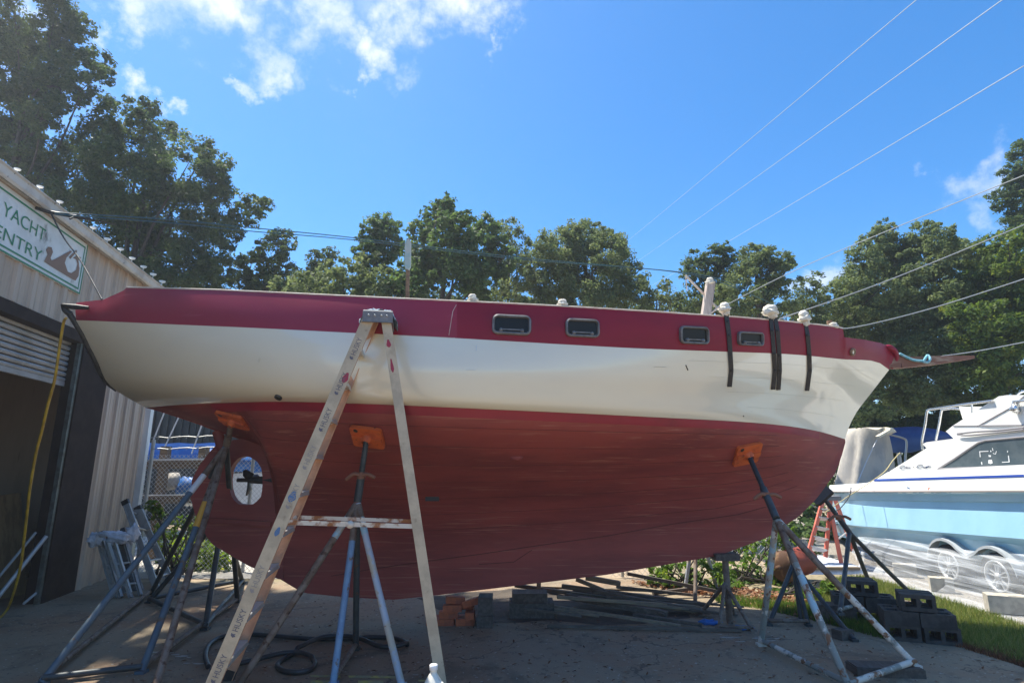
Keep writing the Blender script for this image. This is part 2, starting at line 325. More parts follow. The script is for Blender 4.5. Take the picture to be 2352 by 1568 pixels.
# ------------------------------------------------------------------ ground
def concrete(name, base, stain, dark):
    m = bpy.data.materials.new(name); m.use_nodes = True; nt = m.node_tree; n = nt.nodes; l = nt.links; b = n['Principled BSDF']; b.inputs['Roughness'].default_value = .85
    tc = n.new('ShaderNodeTexCoord')
    def noise(s, d=8, dist=0, r=.65):
        t = n.new('ShaderNodeTexNoise'); t.inputs['Scale'].default_value = s; t.inputs['Detail'].default_value = d; t.inputs['Roughness'].default_value = r; t.inputs['Distortion'].default_value = dist; l.new(tc.outputs['Object'], t.inputs['Vector']); return t.outputs['Fac']
    def mr(s, a, c):
        r = n.new('ShaderNodeMapRange'); r.interpolation_type = 'SMOOTHSTEP'; r.inputs['From Min'].default_value = a; r.inputs['From Max'].default_value = c; l.new(s, r.inputs['Value']); return r.outputs['Result']
    def mix(a, bcol, f, amt=1):
        x = n.new('ShaderNodeMix'); x.data_type = 'RGBA'
        if isinstance(a, tuple): x.inputs['A'].default_value = (*a, 1)
        else: l.new(a, x.inputs['A'])
        x.inputs['B'].default_value = (*bcol, 1)
        if amt != 1:
            k = n.new('ShaderNodeMath'); k.operation = 'MULTIPLY'; k.inputs[1].default_value = amt; l.new(f, k.inputs[0]); f = k.outputs[0]
        l.new(f, x.inputs['Factor']); return x.outputs['Result']
    c = mix(base, stain, mr(noise(.55, 9, .5), .42, .66))
    c = mix(c, dark, mr(noise(1.1, 10, .8), .50, .68), .8)
    c = mix(c, dark, mr(noise(7, 8, .3), .56, .66), .55)
    c = mix(c, (.055, .045, .035), mr(noise(26, 4, 0, .5), .64, .69), .8)
    c = mix(c, (.42, .40, .35), mr(noise(33, 2, 0, .4), .69, .72), .8)
    vo = n.new('ShaderNodeTexVoronoi'); vo.feature = 'DISTANCE_TO_EDGE'; vo.inputs['Scale'].default_value = .22
    wn = n.new('ShaderNodeTexNoise'); wn.inputs['Scale'].default_value = 1.6; wn.inputs['Detail'].default_value = 7; l.new(tc.outputs['Object'], wn.inputs['Vector'])
    va = n.new('ShaderNodeVectorMath'); va.operation = 'MULTIPLY_ADD'; va.inputs[1].default_value = (2.2, 2.2, 0); l.new(wn.outputs['Color'], va.inputs[0]); l.new(tc.outputs['Object'], va.inputs[2]); l.new(va.outputs[0], vo.inputs['Vector'])
    lt = n.new('ShaderNodeMath'); lt.operation = 'LESS_THAN'; lt.inputs[1].default_value = .0028; l.new(vo.outputs['Distance'], lt.inputs[0])
    c = mix(c, (.03, .028, .025), lt.outputs[0], .6)
    l.new(c, b.inputs['Base Color'])
    bp = n.new('ShaderNodeBump'); bp.inputs['Strength'].default_value = .35; bp.inputs['Distance'].default_value = .01; l.new(noise(18, 10), bp.inputs['Height']); l.new(bp.outputs['Normal'], b.inputs['Normal'])
    return m
M['concrete'] = concrete('stained_concrete', (.265, .210, .138), (.265, .160, .092), (.105, .082, .056))
M['dirt'] = mat('dry_dirt', (.36, .275, .185), .95, 0, (.24, .20, .12), .8, .4, .6, bump=.4, bscale=14, col3=(.11, .08, .055), scale3=9, lo3=.56, hi3=.68)
M['gravel'] = mat('pale_gravel', (.30, .265, .22), .95, 0, (.18, .16, .135), 30, .42, .6, bump=.8, bscale=45, col3=(.50, .46, .40), scale3=55, lo3=.56, hi3=.64)
M['pave'] = mat('pale_pavement', (.46, .43, .38), .85, 0, (.36, .335, .295), 2, .4, .65, bump=.1)
mb = MB(); mb.add([(-150, -150, -.012), (150, -150, -.012), (150, 150, -.012), (-150, 150, -.012)], [(0, 1, 2, 3)]); o = mb.build('ground', M['dirt']); tag(o, kind='structure')
edge = [G(x, y) for x, y in ((1180, 1318), (1500, 1335), (1720, 1368), (1850, 1400), (1980, 1440), (2190, 1478), (2352, 1532), (2600, 1600))]
pts = [V((-14, -12, 0)), V((9, -12, 0)), V((9, edge[-1].y - .8, 0))] + edge[::-1] + [V((-1, 8.95, 0)), V((-14, 8.95, 0))]
def sheet(name, pts, m, z):
    mb = MB(); top = [V((p.x, p.y, z)) for p in pts]; mb.prism(top, (0, 0, -.08)); return struct(name, mb, m)
sheet('concrete_yard', pts, M['concrete'], 0.0)
gp = [G(x, y) for x, y in ((1900, 1290), (2000, 1338), (2120, 1372), (2352, 1448))]
sheet('gravel_lane', [gp[0], gp[1], gp[2], gp[3], V((5.4, 4.6, 0)), V((5.8, 2, 0)), V((14, 2, 0)), V((14, 20, 0)), V((7.5, 20, 0))][::-1], M['gravel'], -.006)
sheet('far_pavement', [V((-9, 9.25, 0)), V((-1.6, 9.25, 0)), V((-1.2, 16, 0)), V((-9, 16, 0))], M['pave'], -.003)

M['soil'] = mat('oily_soil_with_shade', (.060, .047, .036), .95, 0, (.10, .080, .060), 3, .42, .62, bump=.5, bscale=25, col3=(.19, .165, .13), scale3=18, lo3=.66, hi3=.72)  # dark soil, with the deep shade under the keel put into its colour
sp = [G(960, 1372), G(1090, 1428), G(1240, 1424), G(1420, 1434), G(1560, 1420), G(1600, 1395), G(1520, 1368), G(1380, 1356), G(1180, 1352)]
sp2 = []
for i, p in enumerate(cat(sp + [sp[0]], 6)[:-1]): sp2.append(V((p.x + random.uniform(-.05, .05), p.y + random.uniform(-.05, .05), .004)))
mb = MB(); mb.add(sp2[::-1], [tuple(range(len(sp2)))]); struct('soil_and_shade_patch', mb, M['soil'])
# ------------------------------------------------------------------ leaves
def leafmesh(name, C, N, S, rnd, m, parent=None, origin=None, aspect=.55):
    n = len(C); t = RNG.normal(size=(n, 3)); t -= N * (t * N).sum(1)[:, None]; t /= np.linalg.norm(t, axis=1)[:, None] + 1e-9
    b = np.cross(N, t); S = S[:, None]
    org = np.array(ORG[parent.name] if parent is not None else (origin if origin is not None else (C[:, 0].mean(), C[:, 1].mean(), max(0, C[:, 2].min()))))
    vs = np.stack([C - t * S, C + b * S * aspect + N * S * .18, C + t * S, C - b * S * aspect + N * S * .18], 1).reshape(-1, 3) - org
    me = bpy.data.meshes.new(name); me.vertices.add(4 * n); me.vertices.foreach_set('co', vs.ravel()); me.loops.add(4 * n); me.loops.foreach_set('vertex_index', np.arange(4 * n, dtype=np.int32))
    me.polygons.add(n); me.polygons.foreach_set('loop_start', np.arange(0, 4 * n, 4, dtype=np.int32)); me.polygons.foreach_set('loop_total', np.full(n, 4, np.int32))
    me.update(calc_edges=True); me.validate()
    a = me.attributes.new('rnd', 'FLOAT', 'POINT'); a.data.foreach_set('value', np.repeat(rnd, 4).astype(np.float32))
    me.materials.append(m); o = bpy.data.objects.new(name, me); COL.objects.link(o)
    if parent is not None: o.parent = parent
    else: o.location = org
    ORG[o.name] = V(org); return o
def blobs_to_leaves(blobs, size, lai, clump=.24, shell=.5, sparse=1.0):
    C = []; N = []; RN = []
    for c, r in blobs:
        c = np.array(c); nc = int(max(7, 34 * sparse)); d = RNG.normal(size=(nc, 3)); d /= np.linalg.norm(d, axis=1)[:, None]
        cc = c + d * (r * (shell + (1.02 - shell) * RNG.random((nc, 1)) ** .6)); cr = r * clump * RNG.uniform(.55, 1.4, nc); tone = RNG.normal(0, .14, nc)
        k = max(5, int(lai * 3.14 * r * r / (size * size * 1.1) / nc * sparse))
        e = RNG.normal(size=(nc, k, 3)); e /= np.linalg.norm(e, axis=2)[..., None]; q = RNG.random((nc, k, 1)) ** .45
        p = cc[:, None] + e * q * cr[:, None, None] * np.array([1.15, 1.15, .8])
        nn = e * .6 + RNG.normal(size=(nc, k, 3)) * .55 + np.array([0, 0, .55]); nn /= np.linalg.norm(nn, axis=2)[..., None]
        C.append(p.reshape(-1, 3)); N.append(nn.reshape(-1, 3)); RN.append((tone[:, None] + RNG.normal(.42, .16, (nc, k))).ravel())
    C = np.concatenate(C); N = np.concatenate(N); RN = np.clip(np.concatenate(RN), 0, 1)
    return C, N, size * RNG.uniform(.45, 1.3, len(C)), RN
def tree(name, label, blobs, Y, m, size, lai=3.2, depth=1.0, group=None, sparse=1.0, cat_='tree', trunk=.22, shell=.38, clump=.26, base=None, limbs=9):
    bl = []; size *= .68
    for b in blobs:
        x, y, r = b[:3]; yy = Y + (b[3] if len(b) > 3 else random.uniform(-1, 1) * depth); p = PY(x, y, yy); bl.append((p, r * pxm(yy) * 1.10))
    vis = [q_ for q_, b_ in zip(bl, blobs) if b_[1] > -20]; cxm = sum(p.x * r for p, r in vis) / sum(r for p, r in vis); cym = sum(p.y * r for p, r in vis) / sum(r for p, r in vis)
    base = V(base) if base else V((cxm, cym, 0)); t = thing(name, label, cat_, base, group); trunk *= .55
    C, N, S, RN = blobs_to_leaves(bl, size, lai * 1.9, clump, shell, sparse); C[:, 2] = np.maximum(C[:, 2], .05)
    leafmesh('crown', C, N, S, RN, m, t)
    mb = MB(); low = min(p.z for p, r in bl); hi = max(p.z for p, r in vis); hub = V((base.x + random.uniform(-.3, .3), base.y, max(.8, low * .75)))
    pts = cat([base + V((0, 0, -.1)), base.lerp(hub, .5) + V((random.uniform(-.15, .15), 0, 0)), hub, V((cxm, cym, (low + hi) / 2 + .2))], 4)
    mb.tube(pts, [trunk * (1 - .75 * i / (len(pts) - 1)) for i in range(len(pts))], 9)
    for p, r in random.sample(vis, min(limbs, len(vis))):
        s = hub.lerp(V((cxm, cym, (low + hi) / 2)), random.random() * .7); mid = s.lerp(p, .5) + V((random.uniform(-.3, .3), random.uniform(-.3, .3), random.uniform(-.1, .35)))
        q = cat([s, mid, p], 5); mb.tube(q, [trunk * .34 * (1 - .85 * i / (len(q) - 1)) for i in range(len(q))], 6)
        for _ in range(3):
            e = p + V((random.uniform(-1, 1), random.uniform(-1, 1), random.uniform(-.6, 1))) * r * .8; mb.tube([mid.lerp(p, random.uniform(.4, 1)), e], [trunk * .13, trunk * .04], 4)
    mb.build('trunk', M['bark'], t); return t
TG = 'trees standing beyond the boatyard'
tree('oak_tree', 'tall dark oak at the top left above the shed roof, cut by the picture edge, its crown extended unseen for shade', [(40, 60, 80), (110, 60, 75), (155, 110, 55), (215, 150, 42), (60, 180, 90), (140, 200, 55), (25, 270, 70), (95, 270, 45), (180, 60, 35), (0, 150, 100), (-60, 80, 110), (20, 350, 60), (190, 200, 35), (240, 175, 28), (130, 240, 30), (75, 235, 40), (330, -225, 105, -4.2), (420, -235, 110, -4.4), (510, -240, 105, -4.4), (380, -330, 120, -4.0), (150, -130, 90, -2), (60, -80, 110, -1), (470, -330, 110, -4.2), (240, -210, 100, -3.2), (300, -363, 130, -5.7), (390, -385, 130, -5.7), (215, -345, 120, -5.5), (320, -480, 130, -6.2), (450, -470, 120, -5.8)], 15.5, L1, .085, 3.0, .9, TG, base=(-14.6, 15.5, 0), trunk=.32)  # crown blobs above the frame are added to shade the ground
tree('oak_tree', 'broad dark oak directly behind the tan shed, filling the left of the sky', [(300, 285, 62), (250, 330, 60), (380, 320, 48), (180, 400, 90), (300, 420, 95), (420, 400, 85), (490, 385, 42), (470, 350, 30), (500, 460, 50), (585, 475, 32), (560, 500, 32), (610, 470, 18), (400, 500, 95), (300, 540, 95), (460, 560, 70), (200, 500, 90), (420, 620, 75), (340, 640, 75), (505, 620, 42), (80, 400, 80), (110, 480, 70), (520, 540, 35), (240, 270, 30), (345, 245, 26), (255, 240, 18), (480, 650, 50), (270, 620, 60), (40, 330, 60)], 16.5, L1, .085, 3.2, 1.3, TG, trunk=.4)
tree('sapling_tree', 'small dark tree in the gap right of the broad oak', [(620, 575, 42), (660, 553, 24), (600, 640, 50), (645, 625, 36), (575, 610, 35), (635, 545, 20), (560, 660, 40), (620, 680, 50)], 17, L1, .085, 2.8, .8, TG, trunk=.13)
tree('pine_tree', 'low blue-green pine top between the sapling and the round vine-hung crown', [(735, 592, 28), (762, 583, 16), (720, 620, 26), (745, 620, 30), (700, 650, 36), (740, 660, 45)], 19, L1, .075, 2.6, .6, TG, trunk=.14)
tree('shrub_tree', 'low leafy shrub tree behind the stern half of the red bulwark', [(700, 655, 40), (760, 640, 40), (810, 625, 38), (850, 620, 40), (790, 670, 50), (870, 660, 50), (660, 665, 35)], 14.5, L3, .075, 3.2, .7, TG, trunk=.14)
tree('vine_tree', 'round-headed vine-covered tree left of the wooden post', [(868, 530, 42), (885, 515, 30), (850, 548, 30), (885, 560, 40), (840, 575, 30), (868, 590, 42), (900, 545, 22)], 15.5, L2, .085, 3.4, .5, TG, trunk=.16)
tree('vine_tree', 'tallest vine-covered tree right behind the wooden post', [(1020, 490, 34), (1000, 520, 42), (1035, 520, 36), (970, 535, 34), (965, 575, 40), (1070, 530, 42), (1115, 535, 42), (1045, 575, 60), (1100, 585, 55), (990, 600, 50), (950, 620, 42), (1050, 640, 65), (960, 665, 45), (1110, 645, 50), (1025, 465, 20), (1140, 560, 30), (910, 670, 45), (1150, 600, 38)], 14.0, L2, .09, 3.6, .8, TG, trunk=.25)
tree('live_oak_tree', 'wispy grey-green oak just right of the tallest vine-covered tree', [(1170, 530, 30), (1185, 560, 35), (1165, 590, 36), (1200, 610, 40), (1180, 640, 45), (1150, 670, 40), (1150, 520, 18)], 15.5, L3, .06, 1.9, .7, TG, sparse=.8, trunk=.16)
tree('live_oak_tree', 'wide grey-green live oak above the middle portholes of the red boat', [(1335, 550, 42), (1360, 530, 28), (1300, 570, 45), (1260, 580, 45), (1230, 600, 40), (1400, 580, 48), (1430, 610, 40), (1450, 640, 36), (1340, 610, 75), (1270, 640, 60), (1400, 650, 60), (1340, 680, 70), (1230, 670, 45), (1465, 670, 32), (1310, 535, 26), (1385, 545, 28), (1420, 560, 22)], 14.5, L3, .058, 3.0, .9, TG, trunk=.28)
tree('sapling_tree', 'short thin tree between the wide live oak and the wrapped samson post', [(1520, 672, 28), (1500, 695, 28), (1535, 700, 28), (1475, 705, 26), (1525, 650, 16)], 15, L3, .058, 2.0, .5, TG, sparse=.8, trunk=.09)
tree('oak_tree', 'dark oak with open limbs right behind the wrapped samson post', [(1640, 590, 28), (1660, 580, 26), (1600, 605, 30), (1580, 630, 24), (1640, 625, 36), (1690, 610, 34), (1610, 645, 24), (1680, 650, 36), (1580, 690, 36)], 15.5, L1, .075, 2.7, .6, TG, trunk=.2, limbs=12)
tree('live_oak_tree', 'grey-green oak above the four hanging black straps', [(1730, 590, 32), (1760, 600, 34), (1795, 600, 26), (1740, 640, 50), (1790, 640, 40), (1700, 680, 50), (1770, 690, 50), (1815, 600, 16), (1640, 700, 40)], 14.2, L3, .06, 3.0, .7, TG, trunk=.2)
tree('sapling_tree', 'thin open tree in the sky gap right of the hanging straps', [(1850, 660, 26), (1830, 690, 32), (1870, 640, 18), (1880, 680, 26), (1850, 720, 38)], 15, L3, .058, 1.8, .5, TG, sparse=.75, trunk=.09)
tree('live_oak_tree', 'pointed grey-green oak top over the bow stanchion', [(2030, 530, 26), (2020, 560, 40), (2060, 570, 36), (1985, 600, 42), (2045, 620, 60), (1960, 645, 42), (1920, 680, 40), (1990, 690, 65), (1930, 730, 55), (2030, 740, 70), (2070, 600, 40)], 14.5, L3, .062, 3.2, .8, TG, trunk=.24, base=(9.5, 16.5, 0))
tree('live_oak_tree', 'leafy oak behind the bowsprit, left of the yellow-green vines', [(2110, 545, 36), (2160, 550, 36), (2130, 590, 50), (2090, 620, 45), (2180, 600, 50), (2140, 660, 65), (2100, 720, 70), (2190, 700, 65), (2120, 800, 75), (2060, 820, 60), (2190, 790, 70), (2060, 880, 60), (2150, 880, 70), (2230, 590, 40), (2000, 850, 50), (1990, 920, 50)], 14.0, L3, .066, 3.4, .8, TG, trunk=.26, base=(12.6, 19.6, 0))
tree('vine_tree', 'yellow-green vine-hung tree at the right edge above the powerboat', [(2270, 600, 50), (2320, 580, 50), (2360, 560, 50), (2270, 670, 60), (2340, 660, 65), (2250, 740, 60), (2320, 760, 70), (2380, 740, 60), (2260, 830, 65), (2340, 850, 70), (2400, 640, 70), (2240, 900, 50), (2340, 930, 60)], 12.8, L6, .075, 3.4, .7, TG, trunk=.25, base=(15.5, 19.0, 0))
tree('oak_tree', 'darker tree rising highest at the right edge of the picture', [(2345, 350, 28), (2330, 400, 30), (2360, 410, 40), (2310, 455, 34), (2350, 470, 42), (2370, 330, 30), (2400, 430, 60), (2340, 520, 40), (2390, 520, 55)], 15.5, L1, .07, 3.0, .6, TG, trunk=.22)
tree('vine_tree', 'shaded dark undergrowth tree low behind the powerboat bow', [(1990, 930, 50), (2050, 940, 55), (2120, 930, 60), (2190, 940, 55), (2000, 1000, 55), (2080, 1010, 60), (2160, 1010, 60), (2240, 980, 60), (1960, 1050, 50), (2050, 1070, 55), (2130, 1070, 55), (2310, 990, 60), (1920, 990, 50), (1900, 1080, 60)], 19.5, L2, .09, 3.6, .8, TG, trunk=.2)
tree('live_oak_tree', 'dim background oak filling the gap over the powerboat cabin', [(1920, 780, 70), (1990, 830, 70), (2060, 700, 70), (2150, 760, 80), (2230, 700, 70), (2300, 800, 80), (2240, 860, 80), (2120, 860, 80), (2360, 880, 80), (2340, 700, 80), (1930, 870, 60), (2020, 640, 50), (2200, 620, 50), (2290, 610, 50), (1960, 710, 50)], 18.5, L3, .085, 3.2, .7, TG, trunk=.3, base=(13.5, 21, 0))
tree('live_oak_tree', 'low dim oak behind the midship rail, under the wide live oak', [(1160, 700, 50), (1240, 705, 50), (1320, 720, 55), (1400, 715, 50), (1480, 720, 40), (1080, 700, 50), (1000, 700, 50), (920, 700, 45), (1560, 730, 36), (840, 690, 45), (750, 690, 40)], 17.5, L3, .08, 3.2, .6, TG, trunk=.2)
tree('live_oak_tree', 'low dim oak behind the straps and samson post', [(1640, 730, 40), (1720, 730, 50), (1800, 740, 50), (1870, 750, 50), (1600, 720, 30), (1930, 790, 60), (1980, 760, 50)], 17.5, L3, .08, 3.2, .6, TG, trunk=.2)
SG = 'leafy shrubs growing behind the red boat'
def shrub(label, blobs, Y, m, size, lai=3.0, depth=.35, name='leafy_shrub', group=SG):
    bl = []
    for x, y, r in blobs:
        yy = Y + random.uniform(-1, 1) * depth; p = PY(x, y, yy); bl.append((p, r * pxm(yy)))
    cx_ = sum(p.x for p, r in bl) / len(bl); cy_ = sum(p.y for p, r in bl) / len(bl); t = thing(name, label, 'shrub', (cx_, cy_, 0), group)
    C, N, S, RN = blobs_to_leaves(bl, size, lai, .34, .3, .6); C[:, 2] = np.maximum(C[:, 2], .01); leafmesh('foliage', C, N, S, RN, m, t)
    mb = MB()
    for p, r in bl:
        for _ in range(2): mb.tube([V((cx_ + random.uniform(-.3, .3), cy_, 0)), p.lerp(V((cx_, cy_, .3)), .4), p + V((random.uniform(-.1, .1), 0, r * .5))], [.014, .01, .004], 5)
    mb.build('stem', M['bark'], t); return t
shrub('sunlit green weeds behind the leaning aluminium ladders', [(400, 1255, 30), (440, 1240, 30), (470, 1260, 34), (420, 1290, 34), (460, 1300, 34), (495, 1290, 26), (390, 1300, 26), (440, 1320, 22), (480, 1235, 24), (365, 1235, 20), (410, 1265, 36), (455, 1275, 38), (500, 1265, 28), (430, 1300, 30), (480, 1310, 26), (520, 1290, 22)], 10.4, L4, .055, lai=3.6, depth=.5)
shrub('dark climbing weeds on the wire fence beside the shed corner', [(352, 1160, 14), (362, 1180, 14), (370, 1210, 20), (450, 1200, 25), (400, 1215, 25), (500, 1210, 24)], 9.6, L5, .045)
shrub('green bush under the keel, left of the keel stand', [(1500, 1320, 22), (1540, 1300, 28), (1590, 1300, 32), (1630, 1290, 34), (1600, 1335, 28), (1540, 1330, 24), (1650, 1320, 30)], 8.6, L5, .05)
shrub('taller ferny bush between the keel stand and the orange tank', [(1690, 1290, 34), (1730, 1270, 36), (1770, 1255, 36), (1700, 1330, 34), (1750, 1320, 36), (1790, 1300, 30), (1720, 1350, 26), (1800, 1230, 30), (1770, 1350, 24), (1680, 1350, 24), (1745, 1370, 22), (1660, 1320, 24), (1790, 1340, 26)], 8.9, L5, .05)
shrub('dark hedge shadowed beneath the bow of the red boat', [(1560, 1250, 40), (1640, 1230, 45), (1720, 1220, 45), (1800, 1200, 45), (1850, 1180, 40), (1500, 1290, 40), (1450, 1290, 35), (1850, 1240, 40)], 11.5, L2, .07)
shrub('dark bush beyond the orange stepladder, under the powerboat bow', [(1850, 1150, 40), (1880, 1190, 45), (1850, 1220, 40), (1900, 1230, 40), (1830, 1180, 40), (1920, 1160, 40), (1950, 1200, 40)], 14.6, L2, .07, depth=.3)
shrub('low ferns at the concrete edge beside the orange tank', [(1800, 1375, 18), (1830, 1380, 18), (1860, 1360, 20), (1890, 1370, 18), (1770, 1395, 14), (1840, 1350, 18), (1905, 1350, 16)], 8.0, L5, .045)
# dead leaves on the ground, grass strip: uncountable
def scatter(poly, n):
    out = []; xs = [p[0] for p in poly]; ys = [p[1] for p in poly]
    while len(out) < n:
        x = random.uniform(min(xs), max(xs)); y = random.uniform(min(ys), max(ys)); c = False; j = len(poly) - 1
        for i in range(len(poly)):
            if (poly[i][1] > y) != (poly[j][1] > y) and x < (poly[j][0] - poly[i][0]) * (y - poly[i][1]) / (poly[j][1] - poly[i][1]) + poly[i][0]: c = not c
            j = i
        if c: out.append((x, y))
    return out
P2 = lambda l_: [(G(x, y).x, G(x, y).y) for x, y in l_]
q = scatter(P2([(1440, 1335), (1720, 1352), (1880, 1385), (1990, 1425), (1960, 1445), (1850, 1420), (1700, 1385), (1500, 1352)]), 1300)
C = np.array([(x, y, random.uniform(.006, .03)) for x, y in q]); N = RNG.normal(0, .35, (len(q), 3)) + [0, 0, 1]; N /= np.linalg.norm(N, axis=1)[:, None]
o = leafmesh('leaf_litter', C, N, RNG.uniform(.025, .05, len(q)), RNG.random(len(q)), LD); tag(o, 'dead brown leaves littering the concrete edge', 'leaf litter', kind='stuff')
q = scatter([(-3.6, 4.6), (4.6, 4.6), (5.2, 6.6), (-3, 8.2)], 1000)
C = np.array([(x, y, random.uniform(.004, .012)) for x, y in q]); N = RNG.normal(0, .2, (len(q), 3)) + [0, 0, 1]; N /= np.linalg.norm(N, axis=1)[:, None]
o = leafmesh('yard_debris', C, N, RNG.uniform(.006, .030, len(q)), RNG.random(len(q)) ** 1.6, LD, aspect=.35); tag(o, 'scraps of dead leaf and twig strewn over the concrete', 'debris', kind='stuff')
def grass(name, poly, n, h, label, m=LG):
    q = scatter(poly, n); mb_v = []; k = len(q)
    vs = np.zeros((k, 3, 3)); a = RNG.uniform(0, 6.28, k); hh = RNG.uniform(.4, 1.15, k) * h; wd = RNG.uniform(.003, .006, k); q = np.array(q); ln = RNG.normal(0, .35, (k, 2)) * hh[:, None]
    vs[:, 0, :2] = q + np.stack([np.cos(a), np.sin(a)], 1) * wd[:, None]; vs[:, 1, :2] = q - np.stack([np.cos(a), np.sin(a)], 1) * wd[:, None]; vs[:, 2, :2] = q + ln; vs[:, 2, 2] = hh; vs[:, :2, 2] = -.01
    org = np.array([q[:, 0].mean(), q[:, 1].mean(), 0]); vs = vs.reshape(-1, 3) - org
    me = bpy.data.meshes.new(name); me.vertices.add(3 * k); me.vertices.foreach_set('co', vs.ravel()); me.loops.add(3 * k); me.loops.foreach_set('vertex_index', np.arange(3 * k, dtype=np.int32)); me.polygons.add(k)
    me.polygons.foreach_set('loop_start', np.arange(0, 3 * k, 3, dtype=np.int32)); me.polygons.foreach_set('loop_total', np.full(k, 3, np.int32)); me.update(calc_edges=True)
    at = me.attributes.new('rnd', 'FLOAT', 'POINT'); at.data.foreach_set('value', np.repeat(np.clip(RNG.normal(.45, .28, k), 0, 1), 3).astype(np.float32)); me.materials.append(m)
    o = bpy.data.objects.new(name, me); o.location = org; COL.objects.link(o); tag(o, label, 'grass', kind='stuff')
grass('dry_grass', P2([(2190, 1475), (2352, 1500), (2440, 1530), (2440, 1570), (2352, 1532), (2190, 1482)]) , 2500, .05, 'dry brown grass fringe along the edge of the concrete', LD)
grass('weed_tufts', P2([(1640, 1375), (1850, 1395), (1990, 1425), (2060, 1445), (2040, 1470), (1930, 1440), (1760, 1400), (1650, 1385)]), 5000, .11, 'patchy weeds along the broken concrete edge', L5)
grass('grass_verge', P2([(1850, 1400), (1900, 1332), (1980, 1326), (2060, 1346), (2200, 1388), (2352, 1440), (2420, 1465), (2420, 1545), (2352, 1525), (2190, 1475), (2050, 1440), (1950, 1425)]), 32000, .08, 'short sunlit grass between the concrete and the gravel')

# ------------------------------------------------------------------ thin haze, added to lift dark tones like lens glare
mb = MB(); mb.box((0, 0, 11.5), (304, 304, 25)); hz_m = bpy.data.materials.new('added_haze_veil'); hz_m.use_nodes = True; nt = hz_m.node_tree; nt.nodes.remove(nt.nodes['Principled BSDF'])
pv = nt.nodes.new('ShaderNodeVolumePrincipled'); pv.inputs['Color'].default_value = (.86, .92, 1, 1); pv.inputs['Density'].default_value = .0022; pv.inputs['Anisotropy'].default_value = .45; nt.links.new(pv.outputs['Volume'], nt.nodes['Material Output'].inputs['Volume'])
o = mb.build('haze', hz_m, origin=(0, 0, 0)); tag(o, 'thin haze added over the yard, standing in for veiling glare', 'haze', kind='stuff')
# ------------------------------------------------------------------ the red and cream sailboat
YC = lambda X: 6.62 + .03 * X
def up(x, y, hb):                      # point of the near side at half breadth hb
    Y = 6.6 - hb
    for _ in range(12): p = PY(x, y, Y); Y = YC(p.x) - hb
    return PY(x, y, Y)
mirror = lambda p: V((p.x, 2 * YC(p.x) - p.y, p.z))
SH = [(175, 695), (208, 691), (238, 688), (262, 677), (284, 667), (290, 661), (500, 667), (700, 676.5), (900, 686), (1100, 695), (1292, 704.5), (1500, 717), (1620, 725), (1700, 730), (1800, 738.5), (1900, 749), (1936, 755), (1939, 774), (1985, 780), (2021, 787), (2045, 796), (2058, 804)]
LN = [(172, 735), (246, 738), (400, 745), (586, 753), (860, 767), (1050, 776.5), (1180, 784), (1300, 791), (1470, 800), (1669, 807.5), (1791, 812), (1859, 817), (1939, 825), (2001, 828), (2026, 836), (2042, 849)]
WL = [(335, 936), (410, 930), (490, 926), (600, 922.5), (700, 923), (900, 929.5), (1100, 938.5), (1300, 947.5), (1500, 957.5), (1700, 968), (1800, 977), (1880, 990), (1941, 1008)]
STN = [(172, 735), (190, 765), (205, 795), (225, 835), (240, 870), (262, 893), (300, 917), (335, 936)]
STM = [(2042, 849), (2002, 901), (1969, 944), (1951, 978), (1941, 1008)]
KP = [(335, 936), (367, 944), (453, 972), (516, 996), (570, 1014), (612, 1030), (628, 1060), (636, 1180), (644, 1325), (700, 1358), (794, 1367), (906, 1373), (1000, 1363), (1102, 1351), (1389, 1317), (1647, 1274), (1761, 1232), (1777, 1219), (1829, 1186), (1871, 1144), (1916, 1083), (1941, 1008)]
hbL = lambda x: sinterp([(172, .92), (400, 1.25), (650, 1.52), (950, 1.68), (1200, 1.68), (1450, 1.52), (1680, 1.18), (1860, .75), (1980, .36), (2026, .14), (2042, .05)], x)
hbS = lambda x: hbL(min(x, 2042)) + sinterp([(172, -.085), (600, -.10), (1000, -.05), (1400, .0), (1800, .05), (1980, .06), (2058, .01)], x)
hbW = lambda x: sinterp([(335, .02), (380, .34), (450, .66), (560, 1.0), (720, 1.33), (950, 1.56), (1150, 1.58), (1400, 1.40), (1600, 1.07), (1750, .70), (1850, .40), (1910, .17), (1941, .03)], x)
xs_ = sorted(set([float(p[0]) for p in SH] + list(np.linspace(175, 2058, 100))))
top = [up(x, interp(SH, x), hbS(x)) for x in xs_]; bot = [up(min(max(x, 172), 2042), sinterp(LN, min(max(x, 172), 2042)), hbL(min(max(x, 172), 2042))) for x in xs_]
NB = 4
bul = [[t.lerp(b, i / NB) + V((0, -.012 * math.sin(math.pi * i / NB), 0)) for t, b in zip(top, bot)] for i in range(NB + 1)]
# topsides as a Coons patch between sheer line, waterline, transom edge and stem
NU, NT = 90, 14
us = [i / NU for i in range(NU + 1)]
Lc = [up(172 + 1870 * u, sinterp(LN, 172 + 1870 * u), hbL(172 + 1870 * u)) for u in us]
Wc = [up(335 + 1606 * u, sinterp(WL, 335 + 1606 * u), hbW(335 + 1606 * u)) for u in us]
def along(poly, k):
    d = [0]
    for a, b in zip(poly, poly[1:]): d.append(d[-1] + math.dist(a, b))
    s = k * d[-1]; px = [(dd, p[0]) for dd, p in zip(d, poly)]; py = [(dd, p[1]) for dd, p in zip(d, poly)]
    return sinterp(px, s), sinterp(py, s)
Ec = []; Sc = []
for i in range(NT + 1):
    t = i / NT; x, y = along(STN, t); hb = .92 * max(0, (936 - y) / 201) ** .55; Ec.append(up(x, y, max(hb, .02))); x, y = along(STM, t); Sc.append(up(x, y, .05 - .02 * t))
